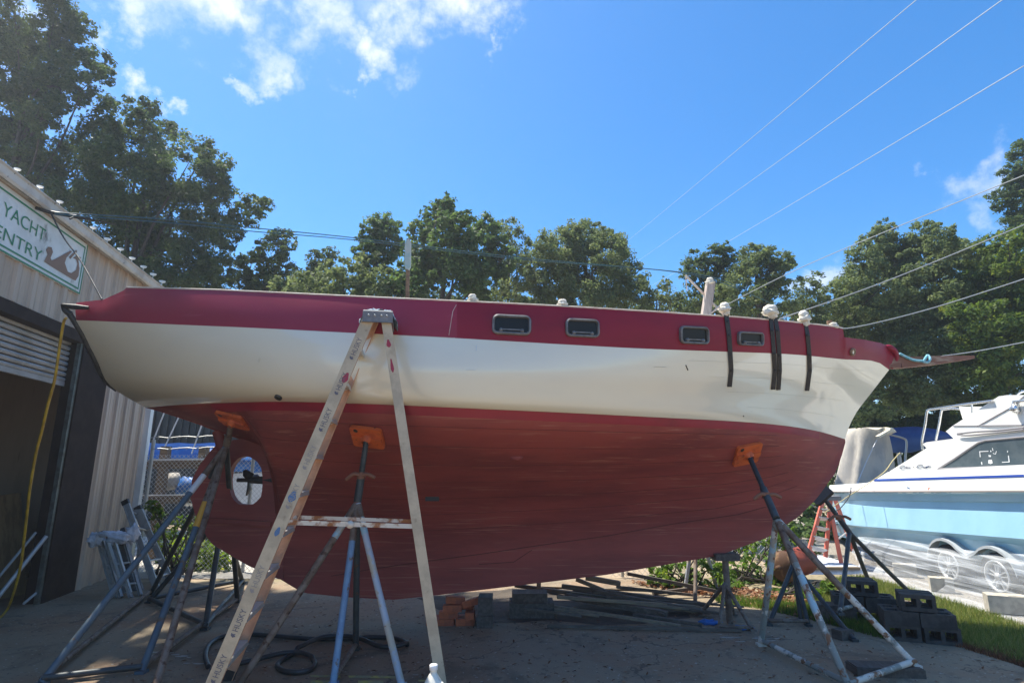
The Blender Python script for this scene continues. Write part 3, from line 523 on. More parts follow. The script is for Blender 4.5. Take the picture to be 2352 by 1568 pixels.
Ec[0] = Lc[0]; Ec[-1] = Wc[0]; Sc[0] = Lc[-1]; Sc[-1] = Wc[-1]
tops = []
for i in range(NT + 1):
    t = i / NT; row = []
    for j, u in enumerate(us):
        p = Lc[j] * (1 - t) + Wc[j] * t + Ec[i] * (1 - u) + Sc[i] * u - (Lc[0] * (1 - t) * (1 - u) + Lc[-1] * (1 - t) * u + Wc[0] * t * (1 - u) + Wc[-1] * t * u)
        bulge = .045 * math.sin(math.pi * t) * math.sin(math.pi * u) ** .8 * (1 - .9 * max(0, u - .55) / .45)
        row.append(p + V((0, -bulge, -.02 * math.sin(math.pi * t) * math.sin(math.pi * u))))
    tops.append(row)
# underwater body
Kc3 = [PY(x, y, 6.62) for x, y in KP]
for _ in range(3): Kc3 = [PY(x, y, YC(p.x)) for (x, y), p in zip(KP, Kc3)]
Kx = [(p.x, p.z) for p in Kc3]
def gsec(t, w):
    full = interp([(0, 1), (.05, .975), (.10, .92), (.16, .82), (.23, .69), (.31, .54), (.40, .39), (.49, .265), (.58, .175), (.67, .115), (.77, .08), (.9, .06), (1, .05)], t)
    soft = (1 - t ** 1.5); return full * w + soft * (1 - w)
NS, NK = 130, 22; und = [[] for _ in range(NK + 1)]
xw = [p.x for p in Wc]; lo_, hi_ = xw[0], xw[-1]
Wt = sorted([(p.x, (p.y, p.z)) for p in Wc]); Wy = [(a, b[0]) for a, b in Wt]; Wz = [(a, b[1]) for a, b in Wt]
for j in range(NS + 1):
    X = lo_ + (hi_ - lo_) * j / NS; zw = interp(Wz, X); yw = interp(Wy, X); hb = max(YC(X) - yw, .01); zk = min(interp(Kx, X), zw - .002); d = zw - zk
    fwd = max(0, min(1, (X - 1.8) / 2.4)); w_ = max(0, min(1, (d - .35) / .9))
    for i in range(NK + 1):
        t = i / NK; g = gsec(t, w_); g = g * (1 - .75 * fwd) + (1 - t) ** (.85) * .75 * fwd
        und[i].append(V((X, YC(X) - max(hb * g, min(.045, hb)), zw + (zk - zw) * t)))
boat = thing('sailboat', 'old wooden sailboat with red bulwark, cream topsides and red-brown bottom propped on stands', 'sailboat', (0, 6.62, .25))
def both(name, rows, m, thick=None):
    mb = MB(); mb.grid(rows); mb.grid([[mirror(p) for p in r] for r in rows][::-1]); return mb
mb = both('bulwark', bul, M['red'])
split_x = PY(1050, 740, 5.0).x
for fi, f in enumerate(mb.f): mb.m[fi] = 1 if sum(mb.v[k][0] for k in f) / len(f) < split_x else 0
mb.build('bulwark', [M['red'], M['redold']], boat)
both('topside_planking', tops, M['cream']).build('topside_planking', M['cream'], boat)
mb = MB(); mb.grid(und); mb.grid([[mirror(p) for p in r] for r in und][::-1]); mb.grid([und[-1], [mirror(p) for p in und[-1]]]); mb.build('underwater_hull', M['bottom'], boat)
# boot stripe: a painted band standing 3 mm proud of the bottom under the waterline
bs = []
for k in range(4):
    row = []
    for j in range(18, NS + 1 - 7):
        f = k / 3; hgt = .075; zt = und[0][j].z; target = zt - hgt * f - .004; i = 0
        while i < NK - 1 and und[i + 1][j].z > target: i += 1
        a, b = und[i][j], und[i + 1][j]; tt = (a.z - target) / max(a.z - b.z, 1e-6); row.append(a.lerp(b, tt) + V((0, -.004, -.001)))
    bs.append(row)
mb = MB(); mb.grid(bs); mb.grid([[mirror(p) for p in r] for r in bs][::-1]); mb.build('boot_stripe', M['boot'], boat)
# seams
for i in (2, 4, 6, 8, 10, 12, 14):
    mb = MB(); a_, b_ = 22 + (i * 7) % 9, NS - 6 - (i * 5) % 11; mb.tube([und[i][j] + V((0, -.0005, 0)) for j in range(a_, b_)], .0022, 4, caps=False); mb.build('plank_seam', M['seam'], boat)
for i in (2, 5, 8, 11):
    mb = MB(); mb.tube([tops[i][j] + V((0, -.0003, 0)) for j in range(int(NU * .74) + i, NU - 1)], .0014, 4, caps=False); mb.build('plank_seam', M['creamseam'], boat)
# transom, deck, cap rail
mb = MB(); rim = [bul[i][0] for i in range(NB + 1)] + Ec[1:]; mb.grid([rim, [mirror(p) for p in rim]]); mb.build('transom', M['red'], boat)
mb = MB(); dk = [t + V((0, .03, -.06)) for t in top]; mb.grid([dk, [mirror(p) for p in dk]], sm=False); mb.build('deck', M['deck'], boat)
i0 = [i for i, x in enumerate(xs_) if 286 < x < 1937]
mb = MB(); cr_ = [top[i] + V((0, .012, .008)) for i in i0]; mb.tube(cr_, .016, 6, flat=.6); mb.tube([mirror(p) for p in cr_], .016, 6, flat=.6); mb.build('cap_rail', M['caprail'], boat)
mb = MB(); h0 = up(145, 708, 1.0); h1 = up(204, 707, .95); mb.tube(cat([up(147, 700, .95), up(150, 712, .97), up(163, 722, .95)], 4), .03, 6); mb.tube([up(147, 702, .97), up(175, 705, .99), h1], [.035, .04, .025], 8, flat=.7)
mb.tube([p + V((-.012, 0, 0)) for p in [up(163, 722, .95)] + Ec[:11]], [.028] * 9 + [.02, .014, .008], 6); mb.build('stern_chock', M['black'], boat)
# ray casting onto the hull
hv = []; hf = []
for rows in (bul, tops, und):
    b0 = len(hv); nn = len(rows[0]); hv += [p for r in rows for p in r]
    for i in range(len(rows) - 1):
        for j in range(nn - 1): hf.append((b0 + i * nn + j, b0 + i * nn + j + 1, b0 + (i + 1) * nn + j + 1, b0 + (i + 1) * nn + j))
BVH = BVHTree.FromPolygons(hv, hf)
def hit(x, y):
    d = ray(x, y).normalized(); loc, nrm, idx, dist = BVH.ray_cast(EYE, d)
    if loc is None: return None, None
    if nrm.dot(d) > 0: nrm = -nrm
    return loc, nrm
def seam(path, r, m, name='ballast_seam'):
    pts = []
    for x, y in path:
        p, nr = hit(x, y)
        if p is not None: pts.append(p + nr * .001)
    mb = MB(); mb.tube(pts, r, 5); mb.build(name, m, boat)
def dense(path, n=10): return [(a[0] + (b[0] - a[0]) * k / n, a[1] + (b[1] - a[1]) * k / n) for a, b in zip(path, path[1:]) for k in range(n)] + [path[-1]]
seam(dense([(760, 1322), (854, 1306), (980, 1288), (1102, 1272), (1263, 1248), (1389, 1231), (1543, 1203), (1695, 1181), (1760, 1163)]), .0035, M['seam'])
seam(dense([(1100, 1295), (1180, 1290), (1222, 1262)]), .003, M['seam']); seam(dense([(960, 1172), (1200, 1176), (1500, 1160)]), .0022, M['bottom'], 'plank_seam')
for a_, b_, r_, mm in (((1575, 838), (1580, 850), .006, 'black'), ((1502, 842), (1530, 843), .003, 'creamseam'), ((1094, 793), (1094, 806), .003, 'whitehull'), ((1070, 849), (1092, 849.5), .003, 'whitehull'), ((598, 822), (594, 832), .003, 'creamseam'), ((1707, 954), (1708, 956), .006, 'black'), ((1040, 715), (1048, 700), .003, 'caprail'), ((1031, 770), (1040, 715), .003, 'caprail'), ((820, 765), (1045, 776), .0025, 'caprail')): seam(dense([a_, b_], 5), r_, M[mm], 'scuff')
# portholes
def rrect(w, h, r, n=5):
    out = []
    for cx, cy, a0 in ((w/2 - r, h/2 - r, 0), (-w/2 + r, h/2 - r, 90), (-w/2 + r, -h/2 + r, 180), (w/2 - r, -h/2 + r, 270)):
        for k in range(n + 1): a = R(a0 + 90 * k / n); out.append((cx + r * math.cos(a), cy + r * math.sin(a)))
    return out
for x, y, wpx, hpx in ((1175, 747, 89, 46), (1337, 754, 77, 42), (1593, 770, 66, 40), (1722, 778, 58, 31)):
    p, nr = hit(x, y); pl, _ = hit(x - wpx / 2, y - .02 * wpx); pr, _ = hit(x + wpx / 2, y + .03 * wpx); tx = (pr - pl).normalized(); wd = (pr - pl).length; ty = nr.cross(tx); ty = -ty if ty.z < 0 else ty; nr = tx.cross(ty); nr = -nr if nr.y > 0 else nr
    ht = hpx / F * ((p - EYE).dot(V((0, cs, sn)))) * 1.02
    O = rrect(wd, ht, ht * .28); I = rrect(wd * .86, ht * .73, ht * .15); n_ = len(O)
    P = lambda q, d: p + tx * q[0] + ty * q[1] + nr * d
    mb = MB(); rows = [[P(q, -.02) for q in O], [P(q, .028) for q in O], [P((q[0] * .93, q[1] * .9), .036) for q in O], [P((q[0] * 1.04, q[1] * 1.05), .034) for q in I], [P(q, .016) for q in I], [P(q, .004) for q in I]]
    mb.grid(rows, sm=False, closed=True)
    fr = mb.build('porthole', M['portframe'], boat)
    mb = MB(); mb.prism([P((q[0] * .995, q[1] * .995), .004) for q in I], nr * .006); mb.build('porthole_glass', M['portglass'], fr)
    mb = MB()
    for sx in (-.27, .27): mb.lathe(P((sx * wd, -ht * .29), .02), [(0, .02), (.016, .018), (.018, 0), (.018, -.01)], 8, nr)
    mb.bar(P((-wd * .3, -ht * .25), .018), P((wd * .3, -ht * .25), .018), .012, .016, ty); mb.build('porthole_latch', M['portframe'], fr)
def disc(name, x, y, r, m1, m2, ratio=.62):
    p, nr = hit(x, y); mb = MB(); mb.lathe(p - nr * .01, [(r, 0), (r, .028), (r * ratio, .032), (r * ratio, .012)], 16, nr); o = mb.build(name, m1, boat)
    mb = MB(); mb.lathe(p, [(r * ratio, .013), (0, .014)], 14, nr); mb.build('hole', m2, o)
disc('exhaust_outlet', 640, 911, .035, M['black'], M['portglass'], .75)
disc('hawse_pipe', 1957, 808, .045, M['wood'], M['cream'], .55)
mb = MB(); p, nr = hit(993, 1143); mb.box(p + nr * .008, (.14, .02, .05), Matrix(((1, 0, 0), nr, nr.cross(V((1, 0, 0))))).transposed() if False else None); mb.build('anode', M['black'], boat)
mb = MB(); p, nr = hit(1187, 1050); mb.lump(p, (.06, .02, .03), seed=3); mb.build('through_hull_fitting', M['bottom'], boat)
# hanging chainplates with rag-wrapped heads
def chain(path, topx, topy, w=.042):
    pts = []
    for x, y in path:
        p, nr = hit(x, y)
        if p is None: p = PY(x, y, pts[-1].y if pts else up(x, interp(SH, x) + 4, hbS(x)).y); nr = V((0, -1, 0))
        pts.append(p + nr * .014)
    y0 = pts[1].y; pts[0] = PY(path[0][0], path[0][1], y0 - .005)
    mb = MB()
    for a, b in zip(pts, pts[1:]): mb.bar(a, b, w, .016, (1, 0, 0))
    for q in pts[1:-1]: mb.lathe(q + V((0, -.006, 0)), [(.011, 0), (.009, .01), (0, .012)], 6, (0, -1, 0))
    return mb.build('chainplate', M['black'], boat), y0
def rag(parent, x, y, wpx, hpx, Y, seed=1, skirt=True):
    k = pxm(Y) * .78; c = PY(x, y + 2, Y); mb = MB(); mb.lump(c + V((0, 0, hpx * k * .22)), (wpx * k * .40, wpx * k * .34, hpx * k * .30), seed=seed, rough=.14)
    mb.lump(c - V((0, 0, hpx * k * .10)), (wpx * k * .5, wpx * k * .42, hpx * k * .26), seed=seed + 5, rough=.24)
    if skirt: mb.lump(c - V((wpx * k * -.12, 0, hpx * k * .36)), (wpx * k * .25, wpx * k * .2, hpx * k * .26), seed=seed + 9, rough=.3)
    return mb.build('rag_wrap', M['rag'], parent)
o, yy = chain([(1665, 700), (1668, 740), (1672, 770), (1675, 815), (1677, 850), (1673, 887)], 0, 0); rag(o, 1665, 706, 36, 36, yy - .02, 1)
o, yy = chain([(1768, 714), (1771, 760), (1775, 812), (1777, 850), (1773, 893)], 0, 0); o2, yy2 = chain([(1777, 714), (1783, 760), (1787, 815), (1788, 850), (1785, 894)], 0, 0); rag(o, 1769, 713, 50, 38, yy - .02, 2)
o, yy = chain([(1847, 727), (1852, 770), (1856, 815), (1857, 850), (1851, 896)], 0, 0); rag(o, 1847, 727, 36, 42, yy - .02, 3)
for x, y, wpx, hpx, sd_ in ((1085, 684, 30, 30, 4), (1292, 695, 32, 26, 5), (1914, 747, 30, 24, 6)):
    q = up(x, interp(SH, x), hbS(x)); mb = MB(); b = q + V((0, .06, -.06)); mb.tube([b, b + V((0, 0, .15))], .03, 8); st = mb.build('stanchion', M['wood'], boat); rag(st, x, y, wpx, hpx, q.y + .04, sd_, False)
# samson post with thin brace sticks
mb = MB(); b0 = PY(1618, 728, 6.1); b1 = PY(1632, 648, 6.1); mb.bar(b0 - V((0, 0, .05)), b1, .09, .09, (1, 0, 0), w2=.085, h2=.085); sp = mb.build('samson_post', mat('pale_post', (.50, .42, .36), .8, 0, (.36, .29, .25), 6, .4, .6, (4, 4, .6)), boat); rag(sp, 1631, 645, 27, 26, 6.08, 7, True)
mb = MB(); mb.tube([PY(1574, 632, 6.12), PY(1667, 727, 6.12)], .012, 6); mb.tube([PY(1575, 634, 6.12), PY(1578, 668, 6.12)], .006, 5); mb.tube([PY(1655, 700, 6.1), PY(1623, 728, 6.05)], .01, 6); mb.build('brace', M['caprail'], sp)
# bowsprit with rope
yb = YC(4.6); a0 = PY(2030, 829, yb); a1 = PY(2062, 834, yb); a2 = PY(2142, 828.5, yb); a3 = PY(2232, 821, yb); pm = pxm(yb * .976 + .27)
mb = MB(); mb.bar(a0, a1, .13, 32 * pm, (0, 1, 0), w2=.13, h2=24 * pm); mb.bar(a1, a2, .13, 24 * pm, (0, 1, 0), w2=.12, h2=19 * pm); mb.bar(a2, a3, .12, 19 * pm, (0, 1, 0), w2=.09, h2=6.5 * pm); mb.build('bowsprit', M['sprit'], boat)
mb = MB(); mb.tube(cat([PY(2028, 800, yb - .06), PY(2040, 797, yb - .1), PY(2054, 806, yb - .08), PY(2058, 824, yb - .05), PY(2046, 846, yb)], 4), [.015, .025, .03, .03, .032, .034, .035, .035, .035, .034, .033, .032, .03, .028, .026, .024, .02], 8); mb.build('stem_head', M['red'], boat)
# rudder with propeller aperture, propeller, gudgeon bar
OUT = [(508, 1014), (484, 1040), (462, 1070), (446, 1100), (443, 1144), (453, 1180), (466, 1206), (482, 1235), (495, 1250), (537, 1275), (573, 1296), (630, 1322), (655, 1330), (655, 1230), (655, 1130), (655, 1060), (640, 1030), (600, 1018), (560, 1008)]
HOL = [(552, 1052), (540, 1065), (533, 1080), (530, 1100), (531, 1120), (536, 1138), (543, 1148), (552, 1156), (568, 1158), (585, 1157), (594, 1150), (603, 1140), (606, 1125), (607, 1110), (607, 1095), (604, 1075), (595, 1060), (580, 1050), (566, 1047)]
yr = YC(-3.4); mb = MB(); rows = []
for pts, dy in ((OUT, -.045), (HOL, -.045), (HOL, .045), (OUT, .045), (OUT, -.045)): rows.append([PY(x, y, yr) + V((0, dy, 0)) for x, y in pts])
mb.grid(rows, sm=False, closed=True); rud = mb.build('rudder', M['bottom'], boat)
mb = MB(); mb.bar(PY(466, 1193, yr - .06), PY(622, 1203, yr - .06), .03, .05, (0, 1, 0)); mb.build('gudgeon_strap', M['bottom'], rud)
mb = MB(); mb.tube([PY(500, 990, yr), PY(513, 1040, yr)], .06, 8); mb.build('rudder_stock', M['bottom'], rud)
mb = MB(); mb.tube([PY(636, 1102, yr), PY(545, 1102, yr)], .022, 8); mb.tube([PY(636, 1102, yr), PY(575, 1102, yr)], [.055, .035], 10)
for an in (20, 140, 260):
    d = V((0, math.cos(R(an)), math.sin(R(an)))); c = PY(572, 1102, yr); mb.tube([c + d * .02, c + d * .09 + V((.02, 0, 0)), c + d * .17], [.03, .06, .02], 8, flat=.22)
mb.build('propeller', M['black'], boat)
o = MB(); rp = cat([PY(2066, 812, yb - .08), PY(2095, 826, yb - .085), PY(2118, 829, yb - .085), PY(2130, 832, yb - .09), PY(2136, 824, yb - .09), PY(2131, 816, yb), PY(2126, 822, yb - .09), PY(2120, 832, yb - .09)], 5)
o.tube(rp, .016, 6); o = o.build('rope', M['turq']); tag(o, 'turquoise rope knotted round the bowsprit', 'rope')

# ------------------------------------------------------------------ jack stands
def stand(label, mats, apex, feet, bars, pad=None, joint=None, handle=None, r=.026, rp=.024, group='boat stands under the red boat', padm='orange', tapes=(), post_m=None, padsize=.30, name='jack_stand', legm=None):
    t = thing(name, label, 'boat stand', (apex.x, apex.y, 0), group); base = M[mats]
    for i, f in enumerate(feet):
        mb = MB(); d = (f - apex).normalized(); mb.tube([apex + d * .02, apex.lerp(f, .5), f + V((0, 0, r * .6))], r, 10); mb.box(f + V((0, 0, .012)), (r * 2.6, r * 2.6, .022))
        lg = mb.build('leg', M[legm[i]] if legm and legm[i] else base, t)
        for li, f0, f1, mm in tapes:
            if li == i: q = MB(); q.tube([apex.lerp(f, f0), apex.lerp(f, f1)], r * 1.06, 10); q.build('paint_band', M[mm], lg)
    for b in bars:
        a, c = b[0], b[1]; mb = MB(); pa = feet[a] if isinstance(a, int) else a; pc = feet[c] if isinstance(c, int) else c; pa = pa + V((0, 0, .05)); pc = pc + V((0, 0, .05)); mb.tube([pa, pc], r * .85, 8); mb.build('base_bar', M[b[2]] if len(b) > 2 else base, t)
    if pad is not None:
        p, nr = pad; jp = joint or apex; mb = MB(); top_ = p + nr * .05; mb.tube([apex, apex.lerp(top_, .45)], r * 1.25, 10); mb.tube([apex.lerp(top_, .4), top_], rp, 10)
        for k in range(9):
            q = apex.lerp(top_, .5 + .05 * k); mb.tube([q, q + (top_ - apex).normalized() * .012], rp * 1.12, 10)
        mb.build('screw_post', M[post_m] if post_m else M['darkleg'], t)
        if handle is not None:
            c = apex.lerp(top_, handle); mb = MB(); mb.tube(cat([c + V((-.13, -.02, -.035)), c + V((-.06, -.03, .015)), c + V((0, -.02, 0)), c + V((.06, -.03, .012)), c + V((.13, -.02, -.02))], 4), .017, 8); mb.tube([c - V((0, 0, .03)), c + V((0, 0, .03))], r * 1.35, 10); mb.build('screw_handle', mat('rust_handle', (.22, .10, .06), .8), t)
        ax = V((1, 0, 0)); ax = (ax - nr * ax.dot(nr)).normalized(); ay = nr.cross(ax); h = padsize / 2
        rr = rrect(padsize, padsize * .9, .03, 3); mb = MB(); mb.prism([p + nr * .004 + ax * u_ + ay * v_ for u_, v_ in rr], nr * .032); pd = mb.build('pad', M[padm], t)
        mb = MB(); mb.bar(p + nr * .045 - ax * h * .92, p + nr * .045 + ax * h * .92, .05, .022, ay); mb.lathe(p + nr * .03, [(.055, 0), (.05, .03), (.035, .05), (.03, .06)], 10, nr); mb.build('pad_bracket', M[padm], pd)
        mb = MB(); mb.lathe(p + nr * .0365 + ax * -h * .62 + ay * h * .62 * (1 if ay.z > 0 else -1), [(.022, 0), (0, .002)], 10, nr); mb.build('pad_hole', M['black'], pd)
    return t
S_a = hit(537, 962); S_b = hit(846, 1000); S_c = hit(1714, 1040)
stand('blue and rust jack stand with orange pad under the stern, nearest the shed', 'dullblue', PY(520, 1024, 6.15), [G(95, 1572), G(325, 1545), G(352, 1600), G(545, 1383), G(347, 1364)], [(0, 1, 'darkleg'), (0, 4, 'rustleg'), (1, 3, 'rustleg')], S_a, r=.029, post_m='rustleg',
      tapes=[(0, .16, .25, 'whitetape'), (1, .30, .42, 'yellowtape'), (0, .02, .16, 'rustleg'), (1, .02, .30, 'rustleg')], legm=[None, None, 'rustleg', 'darkleg', 'darkleg'])
stand('pale blue jack stand with orange pad, standing behind the tall stepladder', 'silverleg', PY(821, 1152, 5.32), [G(545, 1582), G(765, 1573), G(922, 1576), G(817, 1492)], [(3, 1, 'rustleg')], S_b, handle=.42, r=.028,
      tapes=[(0, .10, .22, 'bluepatch'), (1, .02, .24, 'rustleg'), (2, .1, .2, 'bluepatch'), (2, .02, .1, 'rustleg'), (0, .22, .55, 'rustleg')], legm=['rustleg', 'blueleg', None, 'darkleg'])
stand('chipped white jack stand with tilted orange pad under the bow, nearest the camera', 'whiteleg', PY(1783, 1190, 5.5), [G(1748, 1482), G(1952, 1586), G(2105, 1548) + V((0, 0, .05))], [(0, 1), (1, 2)], S_c, handle=.34, r=.028,
      tapes=[(1, .38, .60, 'bluepatch'), (0, .15, .6, 'bluepatch'), (1, .03, .30, 'rustleg'), (2, .05, .5, 'rustleg')])
# far-side bow stand
pf = PY(1884, 1134, 7.0)
stand('dark jack stand propping the far side of the bow, in front of the powerboat', 'darkleg', PY(1951, 1222, 7.05), [PZ(1930, 1411, .17), G(2016, 1386), G(2124, 1396)], [(0, 1, 'whiteleg'), (1, 2, 'rustleg')], (pf, V((.72, .25, -.64)).normalized()), handle=.42, r=.025, padm='black', padsize=.24)
# keel stand
kt = PY(1665, 1277, 6.66); t = thing('keel_stand', 'short rusty post stand under the forward keel', 'boat stand', (kt.x, kt.y, 0), 'boat stands under the red boat')
kb = G(1661, 1433); mb = MB(); mb.tube([V((kt.x, kt.y, 0)), kt], .035, 10); mb.build('post', M['rustleg'], t); mb = MB(); mb.box(kt + V((.0, 0, .0)), (.26, .2, .07)); mb.build('head_block', M['timber'], t)
kj = PY(1665, 1340, 6.62)
for x, y in ((1607, 1413), (1729, 1448), (1686, 1412), (1652, 1445)):
    mb = MB(); f = G(x, y); mb.tube([kj, f + V((0, 0, .01))], .022, 8); mb.box(f + V((0, 0, .01)), (.06, .06, .02)); mb.build('leg', M['rustleg'], t)
mb = MB(); mb.tube([G(1652, 1445) + V((0, 0, .03)), G(1729, 1448) + V((0, 0, .03))], .018, 8); mb.build('base_bar', M['rustleg'], t)
# stand behind the white one
ap = PY(1822, 1295, 6.9); t = stand('rusty dark stand half hidden behind the chipped white jack stand', 'darkleg', ap, [G(1766, 1436), G(1857, 1437), G(1840, 1425), G(1962, 1472)], [(0, 1, 'rustleg')], None, r=.024)
mb = MB(); mb.tube([ap, PY(1800, 1218, 6.8)], .03, 8); mb.build('screw_post', M['rustleg'], t)
# far-side stern and midship stands
ap = PY(512, 1180, 7.55); t = stand('dark steel stand behind the rudder with a square base frame', 'darkleg', ap, [G(471, 1446), G(342, 1384), G(557, 1340)], [(0, 1), (1, 2), (0, 2)], None, r=.03)
mb = MB(); mb.tube([ap, PY(540, 1015, 7.4)], .03, 8); mb.build('screw_post', M['darkleg'], t)
ap = PY(1598, 1180, 8.1); t = stand('pale grey stand on the far side of the keel amidships', 'silverleg', ap, [G(1573, 1360), G(1597, 1392), G(1647, 1354)], [(0, 2, 'whiteleg')], None, r=.024, legm=[None, 'rustleg', None])
mb = MB(); mb.tube([ap, ap + V((0, -.1, .4))], .03, 8); mb.build('screw_post', M['darkleg'], t)
# ------------------------------------------------------------------ lettering from the built-in font
_tc = {}
def glyphs(txt):
    if txt in _tc: return _tc[txt]
    cu = bpy.data.curves.new('lettering', 'FONT'); cu.body = txt; cu.resolution_u = 4; ob = bpy.data.objects.new('lettering', cu); COL.objects.link(ob)
    dg = bpy.context.evaluated_depsgraph_get(); me = bpy.data.meshes.new_from_object(ob.evaluated_get(dg))
    vs = [(v.co.x, v.co.y) for v in me.vertices]; fs = [tuple(p.vertices) for p in me.polygons]; bpy.data.objects.remove(ob); bpy.data.curves.remove(cu)
    x0 = min(v[0] for v in vs); x1 = max(v[0] for v in vs); y0 = min(v[1] for v in vs); y1 = max(v[1] for v in vs)
    _tc[txt] = ([((v[0] - x0) / (x1 - x0), (v[1] - y0) / (y1 - y0)) for v in vs], fs); return _tc[txt]
def letter(mb, txt, fn, m=0):
    vs, fs = glyphs(txt); mb.add([fn(u_, v_) for u_, v_ in vs], fs, m)

# ------------------------------------------------------------------ stepladders
def rail(mb, p, q, a, inw, w, m=0, mi=0, t=.008, fl=.03):
    d = (q - p).normalized(); s = (a - d * a.dot(d)).normalized()
    mb.bar(p, q, w, t, s, m)
    for k in (-1, 1): o = s * (k * (w / 2 - .004)) + inw * (fl / 2 + t / 2); mb.bar(p + o, q + o, .007, fl, s, mi)
def stepladder(label, loc, near, far, rnear, rfar, top_h, nst, mats, w=.095, rw=.078, cap=(.42, .17, .085), group=None, sp=.305, feet=True):
    t = thing('stepladder', label, 'ladder', loc, group); (p, q) = near; (p2, q2) = far; b = (p2 - p).normalized(); a = V((b.y, -b.x, 0)).normalized()
    for (x0, x1, inw, mm) in ((p, q, b, 'web'), (p2, q2, -b, 'webfar')):
        mb = MB(); rail(mb, x0, x1, a, inw, w, 0, 1); r_ = mb.build('front_rail', [M[mats[mm]], M[mats['flange']]], t)
        if feet: mb = MB(); mb.bar(x0 - V((0, 0, .0)), x0.lerp(x1, .025), w * 1.08, .045, a); mb.build('foot', M['black'], r_)
    for (x0, x1, inw) in ((rnear[0], rnear[1], b), (rfar[0], rfar[1], -b)):
        mb = MB(); rail(mb, x0, x1, a, inw, rw, 0, 1, fl=.022); mb.build('rear_rail', [M[mats['rear']], M[mats['flange']]], t)
    L = (q - p).length
    for k in range(1, nst + 1):
        f = k * sp / L
        if f > .965: break
        c0 = p.lerp(q, f) + b * .006; c1 = p2.lerp(q2, f) - b * .006; mb = MB(); up_ = V((0, 0, 1)); mb.bar(c0, c1, w * .92, .012, a); fr = -a * (w * .44) - up_ * .014; mb.bar(c0 + fr, c1 + fr, .008, .036, a); mb.bar(c0 - fr - up_ * .028, c1 - fr - up_ * .028, .008, .03, a)
        for e in (c0 + (c1 - c0) * .04, c1 + (c0 - c1) * .04): mb.bar(e - up_ * .03 - a * w * .3, e - up_ * .005 + a * w * .3, .03, .006, b)
        mb.build('step', M[mats['step']], t)
    for f in (.33, .62):   # rear cross braces
        mb = MB(); mb.bar(rnear[0].lerp(rnear[1], f), rfar[0].lerp(rfar[1], f), .035, .012, a); mb.build('rear_brace', M[mats['step']], t)
    c = (q + q2 + rnear[1] + rfar[1]) / 4; mb = MB(); z = V((0, 0, 1)); cw = cap; ha, hb, hc = cw[0] / 2, cw[1], cw[2]
    nn = (q + rnear[1]) / 2; ff = (q2 + rfar[1]) / 2; bw = (ff - nn).length / 2 + .03; ctr = (nn + ff) / 2
    rows = []
    for zz, k in ((-hc, 1.06), (-hc, 1.0), (.0, 1.0), (.012, .95), (.012, .0)): rows.append([ctr + a * (sx * ha * k) + b * (sy * bw * (k if k else 0)) + z * zz for sx, sy in ((-1, -1), (1, -1), (1, 1), (-1, 1))])
    mb.grid(rows, sm=False, closed=True); cp = mb.build('top_cap', M[mats['cap']], t)
    mb = MB()
    for sx in (-.6, -.2, .25, .6): mb.lathe(ctr + a * sx * ha - b * (bw + .001) - z * .035, [(.011, 0), (.008, .008), (0, .01)], 8, -b)
    mb.build('rivet', M['alu'], cp)
    return t, a, b
N0 = V((-2.14, 4.38, 0)); T0 = PY(853, 716, 4.60); T1 = PY(884, 718, 4.62)
bdir = V((-.185, .983, 0)).normalized()
lm = dict(web='ladder', webfar='peach', flange='peach', rear='ladder', step='step', cap='capgrey')
F1 = N0 + bdir * .60; TF = T0 + bdir * .33
R0 = V((-.50, 4.62, 0)); R1 = R0 + bdir * .54; RT1 = T1 + bdir * .33
lad, la, lb = stepladder('tall ten-step grey and tan stepladder standing in front of the red boat', (-1.3, 4.8, 0), (N0, T0), (F1, TF), (R0, T1), (R1, RT1), 2.95, 10, lm, cap=(.245, .17, .095))
mb = MB(); sA = N0.lerp(T0, .425); sB = R0.lerp(T1, .41); mA = F1.lerp(TF, .425); mB_ = R1.lerp(RT1, .41)
mb.bar(sA + lb * .01, sB + lb * .01, .008, .034, lb); mb.lathe(sA.lerp(sB, .5) + V((0, -.008, 0)), [(.03, 0), (.03, .008), (0, .009)], 8, -lb); mb.build('spreader', M['spread'], lad)
mb = MB(); mb.bar(mA, mB_, .008, .03, lb); mb.build('spreader', M['spread'], lad)
# the marks on the side of the near rail
dn = (T0 - N0).normalized(); sdn = (la - dn * la.dot(dn)).normalized(); L_ = (T0 - N0).length; mb = MB()
for k in range(9):
    s0 = .165 + k * .307; c = N0 + dn * s0 - lb * .0056
    if s0 + .2 > L_: break
    if k in (3,): continue
    mb = MB(); letter(mb, 'HUSKY', lambda u_, v_: c + dn * (.055 + u_ * .15) - sdn * ((v_ - .5) * .042) - lb * .0008)
    mb.add([c + dn * (.012 + .03 * x_) - sdn * (.042 * (y_ - .5)) - lb * .0008 for x_, y_ in ((0, .5), (.35, .05), (.6, .3), (.95, .2), (.75, .6), (.95, .95), (.4, .9))], [(0, 1, 2, 3, 4, 5, 6)])
    mb.build('rail_lettering', M['inkfaint' if k in (2, 4, 5) else 'ink'], lad)
mb = MB()
for s0, wv, hv_, mi in ((1.50, .055, .075, 1), (1.235, .035, .06, 1), (2.48, .045, .08, 0)):
    mb = MB(); c = N0 + dn * s0 - lb * .0058 + sdn * (.018 if mi == 0 else .0); mb.add([c + dn * hv_ / 2 * math.cos(q) * (1 + .18 * math.sin(2 * q + 1)) + sdn * wv / 2 * math.sin(q) * (1 + .15 * math.cos(3 * q)) for q in np.linspace(0, 6.28, 21)[:-1]], [tuple(range(20))]); mb.build('paint_smear', M['bluepaint' if mi else 'redpaint'], lad)
dr = (T1 - R0).normalized(); sr_ = (la - dr * la.dot(dr)).normalized()
